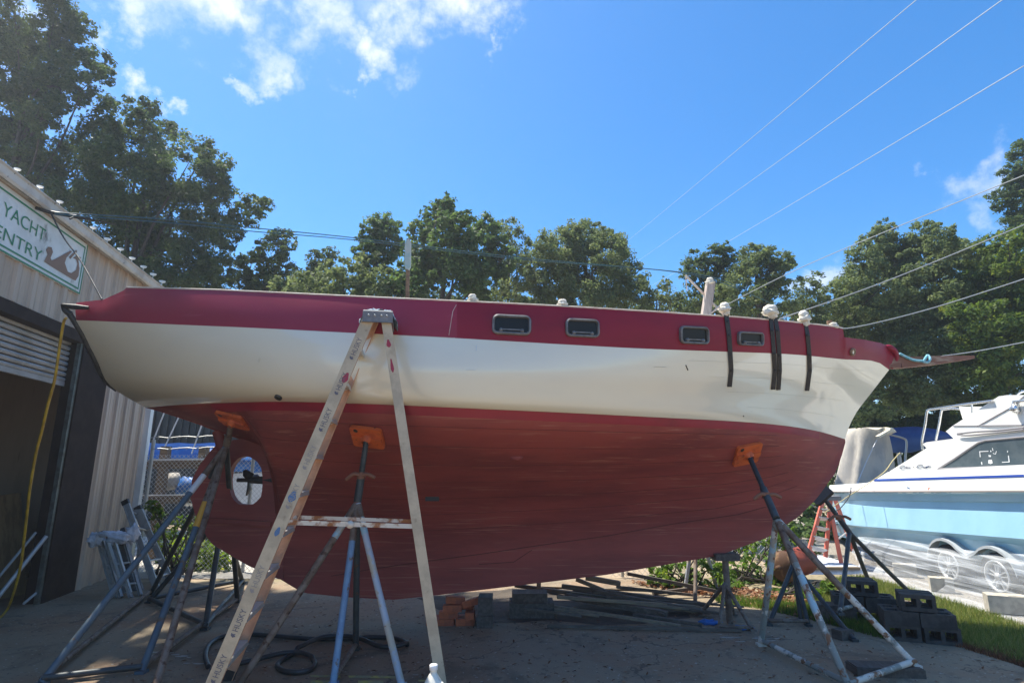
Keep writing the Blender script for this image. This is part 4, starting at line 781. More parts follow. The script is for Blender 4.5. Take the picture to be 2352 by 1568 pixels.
for s0, wv, hv_ in ((2.69, .034, .07), (2.50, .024, .12)):
    mb = MB(); c = R0 + dr * s0 - lb * .0058 - sr_ * .008; mb.add([c + dr * hv_ / 2 * math.cos(q) + sr_ * wv / 2 * math.sin(q) * (1 + .3 * math.cos(3 * q)) for q in np.linspace(0, 6.28, 13)[:-1]], [tuple(range(12))]); mb.build('paint_smear', M['redpaint'], lad)
# rag on top of the ladder
cT = (T0 + T1 + TF + RT1) / 4 + V((0, 0, .015)); mb = MB()
rows = []
for i in range(15):
    row = []
    for j in range(25):
        u_, v_ = i / 14 - .5, j / 24 - .5; x = u_ * .34; y = v_ * .42 + .075; e = max(abs(x) - .10, 0) * 1.0 + max(y - .20, 0) * 1.2 + max(-.12 - y, 0) * .4
        row.append(cT + la * (x * (1 if abs(x) < .12 else .93) + .005) + lb * y + V((0, 0, .018 - e * 1.5 + .012 * math.sin(j * 1.9 + i) + .008 * math.sin(i * 2.7 + j * .9))))
    rows.append(row)
mb.grid(rows); mb.grid([[p - V((0, 0, .012)) for p in r] for r in rows][::-1]); rg = mb.build('rag', M['bluerag']); tag(rg, 'shaggy grey-blue rag draped over the top of the tall stepladder', 'rag')
# orange ladder
bz = .07
def olp(x, y, Y): return PY(x, y, Y)
ol = dict(web='olad', webfar='olad', flange='olad', rear='olad', step='step', cap='capgrey')
f0 = olp(1857, 1268, 9.9); f1 = olp(1896, 1279, 10.1); t0 = olp(1891, 1146, 10.1); t1 = olp(1908, 1146, 10.2)
r0 = olp(1932, 1292, 10.0); r1 = olp(1960, 1262, 10.6); rt0 = olp(1903, 1146, 10.15); rt1 = olp(1918, 1146, 10.3)
ta = thing('stepladder', 'small orange fibreglass stepladder on the white-draped bench beside the powerboat', 'ladder', (f0.x, f0.y, min(f0.z, f1.z, r0.z)))
for a_, b_, nm in ((f0, t0, 'front_rail'), (f1, t1, 'front_rail'), (r0, rt0, 'rear_rail'), (r1, rt1, 'rear_rail')):
    mb = MB(); mb.bar(a_, b_, .065, .03, (1, .3, 0)); mb.build(nm, M['olad'], ta)
for f in (.1, .28, .46, .64, .8): mb = MB(); mb.bar(f0.lerp(t0, f), f1.lerp(t1, f), .07, .022, (.9, .3, 0)); mb.build('step', M['step'], ta)
for f in (.35, .6): mb = MB(); mb.bar(r0.lerp(rt0, f), r1.lerp(rt1, f), .02, .02, (1, 0, 0)); mb.build('rear_brace', M['step'], ta)
mb = MB(); cc = (t0 + t1 + rt0 + rt1) / 4; mb.box(cc + V((0, 0, .02)), (.27, .26, .07)); mb.build('top_cap', M['capgrey'], ta)
# bench below it
bn = thing('bench', 'low dark bench under a sheet of white plastic beside the powerboat', 'bench', (PY(1925, 1330, 10).x, 10.2, 0))
def slab(z, y0, y1, x0, x1): return V(((x0 + x1) / 2, (y0 + y1) / 2, z)), (x1 - x0, y1 - y0)
xa = PY(1850, 1290, 9.7).x; xb = PY(1972, 1300, 9.7).x
tz = min(f0.z, f1.z, r0.z, r1.z) - .012
mb = MB(); mb.box(((xa + xb) / 2, 10.25, tz - .02), (xb - xa, 1.2, .04)); mb.build('bench_top', M['plank'], bn)
for x_ in (xa + .05, (xa + xb) / 2 - .1, xb - .33):
    mb = MB(); mb.box((x_ + .1, 10.2, (tz - .04) / 2), (.26, 1.0, tz - .04)); mb.build('leg', M['timber'], bn)
mb = MB(); rows = []
for i in range(9):
    rows.append([V((xa - .03 + (xb - xa + .06) * i / 8, 9.62 + 1.25 * j / 12, tz + .004 - (.12 * (1 - j) if j < 1 else 0) + .004 * math.sin(i * 2.1 + j * 3))) for j in range(13)])
mb.grid(rows); mb.build('plastic_cover', M['plasticbag'], bn)

# ------------------------------------------------------------------ shed building
fn = V((1, .2, 0)).normalized(); fd = V((-.2, 1, 0)).normalized()
FX = lambda Y: -4.3 - .2 * Y
def FP(x, y, off=0):
    d = ray(x, y); return EYE + d * ((-4.3 + off * 1.0198) / (d.x + .2 * d.y))
def FZ(Y, z, off=0): return V((FX(Y), Y, z)) + fn * off
eave = (FP(200, 563).z + FP(342, 659).z) / 2; ztop = (FP(0, 375, .16).z + FP(384, 661, .16).z) / 2
yj = (FP(198, 805).y + FP(85, 1388).y) / 2; yj2 = (FP(245, 873).y + FP(164, 1384).y) / 2; yc_ = (FP(331, 936).y + FP(309, 1138).y) / 2
zh1 = (FP(0, 680).z + FP(175, 758).z) / 2; zh0 = (FP(0, 715).z + FP(197, 790).z) / 2; zd = (FP(0, 841, -.14).z + FP(177, 882, -.14).z) / 2
YL, YD = 1.2, 2.9     # left end of the shed and left side of the door, both outside the picture
print('shed', eave, ztop, yj, yj2, yc_, zh1, zh0, zd)
shed = thing('shed', 'tan ribbed metal shed with an open roller door, pale gutter and long white sign', 'building', (FX(yj2), yj2, 0))
mb = MB()
def panel(y0, y1, z0, z1, th=.06): mb.prism([FZ(y0, z0), FZ(y1, z0), FZ(y1, z1), FZ(y0, z1)], fn * -th)
panel(yj2, yc_, 0, eave); panel(YL, yj2, zh1, eave); panel(YL, YD, 0, zh1)
k = yc_ - .12
while k > YL:
    z0 = 0 if k > yj2 + .02 else (zh1 if k > YD else 0)
    a_, b_ = FZ(k, z0), FZ(k, eave)
    mb.prism([a_ - fd * .045, a_ + fd * .045, a_ + fd * .028 + fn * .03, a_ - fd * .028 + fn * .03], V((0, 0, eave - z0))); k -= .30
    for q in (.10, .20): c0 = FZ(k + q, z0); mb.prism([c0 - fd * .012, c0 + fd * .012, c0 + fn * .007], V((0, 0, eave - z0)))
# end wall, back wall
e0, e1 = FZ(yc_, 0), FZ(yc_, 0) + V((-7.0, -1.4, 0)); mb.prism([e0 - fn * .06, e1, e1 + V((0, 0, eave + 1.2)), e0 - fn * .06 + V((0, 0, eave))], fd * -.06)
f0_, f1_ = FZ(YL, 0), FZ(YL, 0) + V((-7.0, -1.4, 0)); mb.prism([f0_ - fn * .06, f1_, f1_ + V((0, 0, eave + 1.2)), f0_ - fn * .06 + V((0, 0, eave))], fd * .06)
mb.build('wall', M['wall'], shed)
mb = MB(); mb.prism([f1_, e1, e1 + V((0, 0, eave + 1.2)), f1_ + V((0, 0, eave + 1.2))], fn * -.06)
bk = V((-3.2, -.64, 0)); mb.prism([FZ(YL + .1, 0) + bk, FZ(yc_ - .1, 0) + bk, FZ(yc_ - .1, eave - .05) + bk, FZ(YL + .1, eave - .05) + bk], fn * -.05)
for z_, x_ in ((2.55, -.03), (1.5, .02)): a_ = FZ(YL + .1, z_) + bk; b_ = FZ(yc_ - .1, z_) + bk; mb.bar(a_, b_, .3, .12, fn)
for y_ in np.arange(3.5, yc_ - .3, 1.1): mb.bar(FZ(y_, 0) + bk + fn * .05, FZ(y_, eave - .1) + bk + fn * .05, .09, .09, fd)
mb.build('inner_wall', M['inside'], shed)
mb = MB(); ib = lambda y_, z_, d_: FZ(y_, z_) + V((-1, -.2, 0)).normalized() * d_

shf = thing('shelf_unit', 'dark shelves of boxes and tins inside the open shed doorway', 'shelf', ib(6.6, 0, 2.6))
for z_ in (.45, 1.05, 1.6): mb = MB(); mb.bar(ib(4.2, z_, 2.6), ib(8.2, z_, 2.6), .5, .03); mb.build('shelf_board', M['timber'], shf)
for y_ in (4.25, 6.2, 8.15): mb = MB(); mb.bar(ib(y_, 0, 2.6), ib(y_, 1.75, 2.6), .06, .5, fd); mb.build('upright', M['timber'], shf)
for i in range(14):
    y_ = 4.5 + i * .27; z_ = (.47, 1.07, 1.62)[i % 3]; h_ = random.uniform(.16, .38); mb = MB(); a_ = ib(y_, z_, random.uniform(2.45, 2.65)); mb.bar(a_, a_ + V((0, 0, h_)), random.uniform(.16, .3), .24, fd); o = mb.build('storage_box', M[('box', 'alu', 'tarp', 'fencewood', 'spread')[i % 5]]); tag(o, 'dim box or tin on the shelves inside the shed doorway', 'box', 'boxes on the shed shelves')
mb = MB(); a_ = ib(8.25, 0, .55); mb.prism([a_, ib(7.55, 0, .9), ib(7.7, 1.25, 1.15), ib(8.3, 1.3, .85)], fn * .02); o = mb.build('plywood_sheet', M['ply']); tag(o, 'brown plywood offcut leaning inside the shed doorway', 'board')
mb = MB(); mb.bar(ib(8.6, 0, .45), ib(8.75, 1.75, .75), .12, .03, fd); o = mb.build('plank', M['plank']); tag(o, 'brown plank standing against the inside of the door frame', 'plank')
mb = MB(); r0_ = FZ(YL - .3, ztop - .08, .0); r1_ = FZ(yc_ + .2, ztop - .08, .0); up_ = V((-7.2, -1.44, 1.3)); mb.prism([r0_, r1_, r1_ + up_, r0_ + up_], V((0, 0, .04))); mb.build('roof', M['roof'], shed)
mb = MB()
def along_eave(prof): mb.grid([[FZ(YL - .3, z, o_) for o_, z in prof], [FZ(yc_ + .18, z, o_) for o_, z in prof]], sm=False); mb.add([FZ(yc_ + .18, z, o_) for o_, z in prof], [tuple(range(len(prof)))])
zf = ztop
along_eave([(.02, eave - .01), (.07, eave - .02), (.075, eave + .05), (.12, eave + .075), (.13, zf - .13), (.15, zf - .10), (.155, zf - .02), (.175, zf - .01), (.175, zf), (.15, zf + .005), (.0, zf - .02), (.02, eave - .01)])
mb.build('gutter', M['fascia'], shed)
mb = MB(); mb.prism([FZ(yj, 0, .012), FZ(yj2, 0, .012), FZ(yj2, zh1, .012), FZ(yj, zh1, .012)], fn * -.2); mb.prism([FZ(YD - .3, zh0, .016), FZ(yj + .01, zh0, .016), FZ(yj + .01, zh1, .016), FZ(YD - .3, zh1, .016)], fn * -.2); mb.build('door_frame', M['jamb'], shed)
mb = MB(); a_ = FZ(yj - .03, 0, -.03); mb.bar(a_, a_ + V((0, 0, zh0)), .05, .05, fd); mb.build('door_track', M['track'], shed)
mb = MB(); ns = 9
for i in range(ns):
    z0 = zd + (zh0 + .1 - zd) * i / ns; z1 = zd + (zh0 + .1 - zd) * (i + 1) / ns - .012
    mb.grid([[FZ(YD, z, o_) for z, o_ in ((z0, -.15), (z0 + .01, -.135), ((z0 + z1) / 2, -.128), (z1 - .01, -.135), (z1, -.15))], [FZ(yj - .04, z, o_) for z, o_ in ((z0, -.15), (z0 + .01, -.135), ((z0 + z1) / 2, -.128), (z1 - .01, -.135), (z1, -.15))]], sm=False)
mb.prism([FZ(YD, zd - .06, -.13), FZ(yj - .04, zd - .06, -.13), FZ(yj - .04, zd, -.13), FZ(YD, zd, -.13)], fn * -.04); mb.build('roller_door', M['slat'], shed)
mb = MB(); a_ = FZ(yc_ + .09, 0, .03); mb.bar(a_, FZ(yc_ + .09, eave, .03), .13, .10, fd); mb.build('downpipe', M['whitehull'], shed)
# sign
ys = (FP(202, 564, .03).y + FP(178, 673, .03).y) / 2; zs1 = FP(202, 564, .03).z; zs0 = (FP(178, 673, .03).z + FP(0, 579, .03).z) / 2; yl = 3.4
sg = thing('sign', 'long white sign with green lettering and a brown wood plane, hung under the shed gutter', 'sign', FZ(ys, zs0, .03))
mb = MB(); mb.prism([FZ(yl, zs0, .04), FZ(ys, zs0, .04), FZ(ys, zs1, .04), FZ(yl, zs1, .04)], fn * -.03); mb.build('board', M['signboard'], sg)
mb = MB(); bw = .022; fz = lambda y_, z_: FZ(y_, z_, .0435)
for (y0, z0, y1, z1) in ((yl, zs0 + .05, ys - .05, zs0 + .05 + bw), (yl, zs1 - .05 - bw, ys - .05, zs1 - .05), (ys - .05 - bw, zs0 + .05, ys - .05, zs1 - .05)): mb.add([fz(y0, z0), fz(y1, z0), fz(y1, z1), fz(y0, z1)], [(0, 1, 2, 3)])
for (y0, z0, y1, z1) in ((yl, zs0, ys, zs0 + .02), (ys - .02, zs0, ys, zs1)): mb.add([fz(y0, z0), fz(y1, z0), fz(y1, z1), fz(y0, z1)], [(0, 1, 2, 3)])
mb.build('border', M['signgreen'], sg)
q = lambda zx, zy: (zx * .2734, 336.9 + zy * .2734)
mb = MB(); fq = lambda zx, zy: FP(*q(zx, zy), .0445)
def word(txt, tl, tr, bl_, br):
    A, B, C_, D_ = fq(*tl), fq(*tr), fq(*bl_), fq(*br); z1 = (A.z + B.z) / 2; z0 = (C_.z + D_.z) / 2; y0 = (A.y + C_.y) / 2; y1 = (B.y + D_.y) / 2
    letter(mb, txt, lambda u_, v_: FZ(y0 + (y1 - y0) * u_, z0 + (z1 - z0) * v_, .0445)); return y0, y1, z0, z1
word('YACHT', (22, 458), (388, 690), (18, 578), (368, 790)); mb.build('lettering', M['signgreen'], sg); mb = MB(); word('ENTRY', (-48, 640), (360, 868), (-44, 752), (340, 962)); mb.build('lettering', M['signgreen'], sg)
mb = MB(); body = [(370, 965), (400, 905), (388, 865), (405, 840), (435, 845), (446, 885), (425, 935), (435, 955), (470, 940), (595, 872), (606, 880), (560, 930), (545, 975), (570, 1050), (600, 1062), (640, 1035), (652, 985), (640, 945), (612, 935), (640, 915), (683, 930), (660, 955), (668, 1020), (660, 1085), (635, 1125), (610, 1115), (520, 1060), (430, 1005)]
mb.add([fq(*p) for p in body], [tuple(range(len(body)))]); mb.add([fq(*p) for p in ((580, 925), (640, 866), (650, 880), (590, 945))], [(0, 1, 2, 3)]); mb.build('plane_emblem', M['signbrown'], sg)
# white bulbs along the roof edge
bulbs = [(40, 390), (92, 430), (137.5, 464.6), (177, 495), (214, 524), (247, 550), (277, 573), (303.5, 594), (329.5, 613.6), (352, 631), (372.7, 647.5)]
for i, (x, y) in enumerate(bulbs):
    p = FP(x, y, .06); k = .5 + .03 * i; mb = MB(); mb.lathe(p - V((0, 0, .022 * k)), [(0, 0), (.03 * k, .004), (.055 * k, .018 * k), (.066 * k, .042 * k), (.0, .045 * k)], 12); mb.tube([p, V((p.x, p.y, ztop - .03))], .004, 5)
    o = mb.build('festoon_bulb', M['bulb']); tag(o, 'white half-round bulb in the row above the shed gutter', 'bulb', 'row of white bulbs along the shed roof edge')
# long cables from the shed bracket across the yard
def line(label, pts, m, r, nm='cable', cat_='cable', sag=0, n_=14, group=None):
    P_ = [PY(*p) if len(p) == 3 else p[3] for p in pts]
    if len(P_) == 2: P_ = [P_[0].lerp(P_[1], i / n_) - V((0, 0, sag * 4 * (i / n_) * (1 - i / n_))) for i in range(n_ + 1)]
    else: P_ = cat(P_, 8)
    mb = MB(); mb.tube(P_, r, 6); o = mb.build(nm, M[m]); return tag(o, label, cat_, group)
br = FP(112, 487, .22)
mb = MB(); mb.tube([FP(84, 478, .06), br, FP(200, 502, .42)], .022, 6); mb.tube([FP(160, 503, .35), FP(182, 492, .40)], .012, 5); mb.build('cable_bracket', M['black'], shed)
line('upper of two green cables running from the shed over the boat to the samson post', [(125, 488, br.y), (400, 505, 7.2), (575, 523, 8.0), (820, 547, 9.0), (1200, 592, 10.3), (1590, 628, 11.5), (1700, 660, 12)], 'greencable', .0075)
line('lower of two green cables running from the shed over the boat to the samson post', [(125, 492, br.y), (400, 513, 7.2), (575, 531, 8.0), (820, 552, 9.0), (1200, 596, 10.3), (1590, 631, 11.5), (1790, 705, 12)], 'greencable', .007)
line('dark wire from the shed bracket down to the stern of the red boat', [(117, 490, br.y), (146, 545, br.y + .05), (186, 600, 6.0), (234, 687, up(234, 688, hbS(234)).y)], 'cable', .009)
line('highest pale power line crossing the blue sky', [(2260, -130, 8), (1340, 632, 95)], 'paleline', .008, 'power_line', 'power line', .2)
line('middle pale power line crossing the blue sky', [(2420, -85, 8), (1395, 645, 95)], 'paleline', .009, 'power_line', 'power line', .2)
line('lowest of three pale power lines, ending above the dark oak', [(2430, 105, 8), (1440, 685, 95)], 'paleline', .009, 'power_line', 'power line', .2)
line('dark overhead wire passing in front of the tree tops on the right', [(2420, 375, 9), (1850, 610, 12.5), (1590, 742, 14)], 'greyline', .009, 'power_line', 'power line')
line('grey rope rising from behind the double black straps to the right edge', [(1790, 732, 5.9), (2050, 640, 6.2), (2420, 488, 6.6)], 'greyline', .0065, 'rope', 'rope')
line('grey rope from the bow stanchion to the right edge', [(1918, 746, 6.1), (1960, 752, 6.15), (2150, 705, 6.4), (2420, 618, 6.8)], 'greyline', .0065, 'rope', 'rope')
line('grey rope from the bowsprit out to the right edge', [(2128, 822, yb + .02), (2250, 805, yb + .2), (2420, 772, yb + .4)], 'greyline', .0065, 'rope', 'rope')
# yellow hose from the stern
ps = [(152, 730), (146, 742), (138, 790), (126, 870), (110, 930), (96, 990), (83, 1040), (69, 1120), (62, 1180), (55, 1240), (47, 1300), (30, 1365), (12, 1405)]
hp = []
y0 = up(155, 715, .9).y; y1 = G(8, 1414).y
for i, (x, y) in enumerate(ps): hp.append(PY(x, y, y0 + (y1 - y0) * (i / (len(ps) - 1)) ** 1.5))
hp.append(G(-30, 1440)); mb = MB(); mb.tube(cat(hp, 6), .0135, 8); o = mb.build('hose', M['yhose']); tag(o, 'yellow hose hanging from the stern of the red boat to the ground', 'hose')
# wooden post with a pale board on the deck
pb = PY(936, 690, 6.3); pt = thing('signpost', 'thin wooden post with a pale rounded board standing on the boat deck', 'post', (pb.x, pb.y, pb.z - .12))
mb = MB(); mb.bar(PY(935.5, 694, 6.3), PY(938, 549, 6.3), .038, .038, (1, 0, 0)); mb.build('post', M['wood'], pt)
mb = MB(); mb.prism([PY(x, y, 6.27) for x, y in ((930, 560), (933, 551), (939, 548), (944, 556), (943, 612), (939, 620), (931, 617), (929, 608))], (0, .03, 0)); mb.build('board', mat('pale_teal_board', (.46, .47, .42), .7, 0, (.30, .42, .40), 9, .45, .6), pt)

# ------------------------------------------------------------------ leaning aluminium ladders by the shed
def lean(label, bot_l, bot_r, top_l, top_r, n_, m='alu', w=.075, rung=.022):
    t = thing('leaning_ladder', label, 'ladder', (bot_l + bot_r) / 2, 'aluminium ladders leaning on the shed')
    s = (bot_r - bot_l).normalized()
    for a_, b_ in ((bot_l, top_l), (bot_r, top_r)):
        mb = MB(); nrm = (b_ - a_).cross(s).normalized(); mb.bar(a_, b_, w, .028, nrm); mb.bar(a_ + nrm * .03, b_ + nrm * .03, .008, .045, nrm); r_ = mb.build('rail', M[m], t); mb = MB(); mb.bar(b_, b_ + (b_ - a_).normalized() * .07, w * 1.1, .045, nrm); mb.build('end_cap', M['black'], r_)
    for i in range(n_): f = (i + .6) / n_; mb = MB(); mb.tube([bot_l.lerp(top_l, f), bot_r.lerp(top_r, f)], rung, 8, flat=.7); mb.build('rung', M['step'], t)
    return t
A = lean('taller leaning aluminium ladder with black rail caps, nearest the shed corner', G(360, 1352), G(394, 1337), PY(290, 1158, 8.6), PY(319, 1172, 8.95), 5, w=.085)
pl = [PY(x, y, 8.78) for x, y in ((305, 1170), (326, 1168), (345, 1213), (338, 1218), (331, 1213), (324, 1220))]; mb = MB(); mb.prism(pl, (0, .03, 0)); mb.build('platform', M['alu'], A)
B = lean('folded scratched stepladder leaning under the white plastic bag', G(279, 1372), G(324, 1367), PY(236, 1234, 8.1), PY(283, 1226, 8.2), 3, w=.11)
mb = MB(); mb.prism([PY(238, 1237, 8.15), PY(284, 1229, 8.25), G(322, 1366) + V((0, .05, .05)), G(279, 1370) + V((0, .05, .05))], (0, .03, 0)); mb.build('folded_section', M['aludark'], B); mb = MB(); mb.bar(PY(246, 1240, 8.0), PY(283, 1362, 7.95), .05, .03); mb.bar(PY(262, 1238, 8.0), PY(300, 1360, 7.95), .03, .03); mb.build('folded_leg', M['step'], B)
C_ = lean('narrow dark aluminium ladder squeezed between the bagged ladder and the wall', G(262, 1372), G(300, 1372), PY(226, 1240, 8.15), PY(252, 1236, 8.2), 3, w=.06, m='alu')
mb = MB(); mb.lump(PY(219, 1238, 7.95), (.085, .08, .085), seed=21, rough=.34, n=22); mb.lump(PY(244, 1226, 7.9), (.12, .06, .035), seed=23, rough=.3, n=24); mb.lump(PY(276, 1234, 7.9), (.14, .09, .075), seed=24, rough=.34, n=26); mb.lump(PY(304, 1226, 7.95), (.075, .07, .10), seed=25, rough=.34, n=20)
o = mb.build('plastic_bag', M['plasticbag']); tag(o, 'crumpled white plastic bag lying on the folded ladder by the shed', 'bag')
for i, ((x0, y0, x1, y1), m_, r_, lb_) in enumerate((((-20, 1390, 107, 1230), 'paleline', .024, 'longer pale pipe leaning inside the open shed doorway'), ((-20, 1345, 82, 1222), 'greyline', .016, 'thin grey pipe leaning deeper inside the shed doorway'), ((55, 1385, 82, 1362), 'greyline', .014, 'short pipe end lying inside the shed door frame'))):
    a_ = PY(x0, y0, 7.0); a_.z = max(a_.z, .03); b_ = PY(x1, y1, 7.35); mb = MB(); mb.tube([a_, b_], r_, 8); o = mb.build('pipe', M[m_]); tag(o, lb_, 'pipe', 'pipes leaning in the shed doorway')

# ------------------------------------------------------------------ things on the concrete
zq = lambda zx, zy: G(428.7 + zx * .2604, 1347.5 + zy * .2604, .022)
hz = [(190, 700), (165, 600), (205, 500), (330, 432), (560, 415), (800, 432), (1100, 456), (1400, 454), (1650, 441), (1850, 455), (1945, 508), (1850, 552), (1700, 552), (1540, 487), (1400, 460), (1200, 470), (1030, 540), (930, 590), (845, 640), (800, 690), (850, 735), (970, 750), (1090, 725), (1130, 660), (1060, 612), (950, 594), (800, 610), (600, 660), (440, 700), (330, 745), (200, 760)]
hp = cat([zq(*p) for p in hz], 6); n_ = len(hp); hp = [p + V((0, 0, .03 if 60 < i < 100 else (.018 if i > 140 else 0))) for i, p in enumerate(hp)]
mb = MB(); mb.tube(hp, .021, 8); o = mb.build('hose', M['hose']); tag(o, 'thick black hose looped on the concrete under the stepladder', 'hose')
jc = V((-.535, 4.28, 0)); jug = thing('milk_jug', 'white plastic jug on the concrete at the foot of the stepladder', 'jug', jc)
mb = MB(); rows = []
for hw, z, e in ((.0, .002, 1), (.066, .002, .5), (.072, .02, .5), (.072, .13, .5), (.066, .16, .6), (.045, .205, .9), (.026, .235, 1), (.020, .243, 1), (.020, .262, 1)):
    row = []
    for j in range(20):
        an = 2 * math.pi * j / 20; c_, s_ = math.cos(an), math.sin(an); row.append(jc + 1.12 * V((hw * math.copysign(abs(c_) ** e, c_), hw * math.copysign(abs(s_) ** e, s_), z)))
    rows.append(row)
mb.grid(rows, closed=True); mb.tube(cat([jc + V((.03, -.02, .225)), jc + V((.07, -.035, .21)), jc + V((.078, -.04, .15)), jc + V((.066, -.04, .11))], 4), .013, 8); mb.build('body', M['plasticjug'], jug)
mb = MB(); mb.lathe(jc, [(0, .325), (.025, .325), (.028, .320), (.028, .292), (.024, .290)], 16); mb.build('cap', M['capwhite'], jug)
# brick stack
b0 = MB().box((0, 0, .033), (.20, .095, .066)).build('brick', M['brick'], origin=(0, 0, 0)); bg_ = 'orange bricks stacked beside the keel block'
spots = [(-.72, 6.60, 0, 0), (-.50, 6.60, 0, 4), (-.72, 6.72, 0, 2), (-.50, 6.72, 0, -3), (-.68, 6.62, .068, 0), (-.45, 6.62, .068, 90), (-.64, 6.60, .136, 3), (-.52, 6.72, .136, -8), (-.42, 6.62, .19, -12), (-.62, 6.66, .204, 12), (-.85, 6.66, .0, 80)]
lbs = {8: 'tilted orange brick lying topmost beside the keel block', 9: 'brown-orange brick topmost at the ladder side of the brick stack', 10: 'orange brick on the ground set apart behind the ladder leg'}
for i, (x, y, z, a_) in enumerate(spots):
    o = b0 if i == 0 else b0.copy()
    if i: COL.objects.link(o)
    o.location = (x, y, z); o.rotation_euler = (0, R(-18) if i == 8 else (R(5) if i == 9 else 0), R(a_)); tag(o, lbs.get(i, 'orange brick within the low stack beside the keel block'), 'brick', bg_)
mb = MB(); mb.box((-.285, 6.62, .055), (.17, .30, .11)); mb.box((-.285, 6.62, .200), (.15, .26, .178)); o = mb.build('keel_block', M['timber']); tag(o, 'dark stacked timber block carrying the keel beside the bricks', 'block')
mb = MB(); mb.box((.22, 7.0, .08), (.5, .3, .16)); mb.box((.2, 7.02, .205), (.4, .25, .09)); o = mb.build('keel_block', M['timber']); tag(o, 'dark low timber block in the shadow under the middle of the keel', 'block')
# hollow dark concrete blocks in two low piles
def cblock(m):
    mb = MB(); L, W, H = .29, .15, .13; t = .034
    for y in (-W/2 + t/2, W/2 - t/2): mb.box((0, y, H/2), (L, t, H))
    for x in (-L/2 + t/2, 0, L/2 - t/2): mb.box((x, 0, H/2), (t, W - 2*t - .002, H - .004))
    return mb.build('concrete_block', m, origin=(0, 0, 0))
c0 = cblock(M['block']); first = True
def pile(px, layers, lab, top_lab, rz, group):
    global first
    base = G(*px); ax = V((math.cos(rz), math.sin(rz), 0)); ay = V((-ax.y, ax.x, 0)); n_ = sum(layers) * 2; k = 0
    for li, cnt in enumerate(layers):
        for i in range(cnt):
            for j in range(2):
                o = c0 if first else c0.copy()
                if not first: COL.objects.link(o)
                first = False
                p = base + ax * ((i - (cnt - 1) / 2) * .297 + random.uniform(-.015, .015)) + ay * (.08 + j * .158) + V((0, 0, li * (.1405))); o.location = p
                if li % 2 == 0: o.rotation_euler = (R(90), 0, rz); o.location = p + ay * .065 + V((0, 0, .075))
                else: o.rotation_euler = (0, 0, rz + random.uniform(-.04, .04))
                k += 1; tag(o, top_lab if li == len(layers) - 1 else lab, 'block', group)
pile((2124, 1478), [2, 2, 1], 'dark hollow concrete block in the bottom course of the pile at the grass edge', 'dark hollow block topping the pile nearest the right edge', R(-22), 'dark concrete blocks piled by the grass')
pile((1996, 1434), [2, 2, 1], 'dark hollow concrete block in the pile behind the white bow stand', 'top dark block of the pile behind the white bow stand', R(-20), 'dark concrete blocks piled by the grass')
tb = [((1936, 1432), (.36, .22, .17), -18, 'timber', 'brown timber block under the leg of the dark bow stand'), ((2052, 1556), (.52, .2, .06), -5, 'timber', 'flat dark timber under the foot of the chipped white stand'), ((1945, 1470), (.16, .12, .08), 20, 'timber', 'small dark block at the end of the fallen stand leg'), ((1995, 1395), (.5, .3, .12), -25, 'timber', 'weathered grey timber lying at the edge of the grass')]
for (x, y), d_, a_, m_, lb_ in tb:
    p = G(x, y); mb = MB(); mb.box((0, 0, d_[2] / 2), d_); mb.box((0, 0, d_[2] + .004), (d_[0] * .97, d_[1] * .92, .008)); o = mb.build('timber_block', M[m_], origin=(0, 0, 0)); o.location = p + V((0, d_[1] / 2, 0)); o.rotation_euler = (0, 0, R(a_)); tag(o, lb_, 'block')
# poles and planks lying under the boat
pg = 'poles and planks heaped under the boat'
poles = [((1183, 1344), (1607, 1404), .20, .03, .05, 'plank', 'longest pale pole slanting out from under the keel'), ((1240, 1388), (1564, 1437), .10, .02, .035, 'plank', 'thin pale pole lying low in front of the heap'), ((1246, 1407), (1323, 1395), .03, .05, .03, 'plank', 'short pale stick crossing the thin low pole'), ((1257, 1437), (1704, 1447), .02, .02, .03, 'plankdark', 'dark thin pole nearest the camera on the concrete'),
    ((1323, 1330), (1403, 1362), .30, .16, .05, 'plank', 'short grey board leaning on the heap under the keel'), ((1345, 1326), (1425, 1340), .34, .28, .07, 'plank', 'wide pale board on top of the heap'), ((1440, 1317), (1650, 1358), .30, .06, .05, 'plankdark', 'dark pipe running out to the lit concrete'), ((1290, 1346), (1620, 1388), .24, .05, .06, 'plankdark', 'dark plank beneath the wide pale board'),
    ((1360, 1357), (1630, 1406), .20, .04, .05, 'plankdark', 'dark pole between the longest pale pole and the keel stand'), ((1455, 1411), (1612, 1435), .03, .03, .04, 'plankdark', 'dark plank end pointing at the keel stand foot'), ((1417, 1348), (1590, 1366), .22, .06, .04, 'plankdark', 'dark pole at the back of the heap'), ((1300, 1368), (1532, 1410), .13, .05, .08, 'plankdark', 'broad dark plank in the middle of the heap'), ((1500, 1362), (1600, 1350), .03, .05, .05, 'plankdark', 'dark log lying on the lit strip of concrete'), ((1237, 1338), (1236, 1402), .30, .02, .045, 'plank', 'upright pale stub at the end of the heap')]
words = ['thin grey stick', 'dark thin lath', 'bent brown lath', 'short dark stick', 'pale thin lath', 'brown pipe', 'split dark batten', 'dusty thin rod', 'pale short batten', 'dark long rod', 'rough brown stake', 'narrow grey batten']
whr = ['highest in the heap', 'low at the camera side of the heap', 'crossing the middle of the heap', 'sticking out toward the keel stand', 'at the far side of the heap', 'under the wide pale board', 'beside the timber block', 'lying flat on the dark soil', 'next to the upright stub', 'spanning the whole heap', 'leaning on the longest pole', 'near the lit strip of concrete']
for i in range(12):
    x0 = random.uniform(1200, 1400); x1 = x0 + random.uniform(90, 330); y0 = random.uniform(1345, 1400); y1 = y0 + random.uniform(8, 42); poles.append(((x0, y0), (x1, min(y1, 1430)), random.uniform(.05, .22), random.uniform(.02, .08), random.uniform(.018, .04), 'plank' if i % 3 == 1 else 'plankdark', words[i] + ' ' + whr[i]))
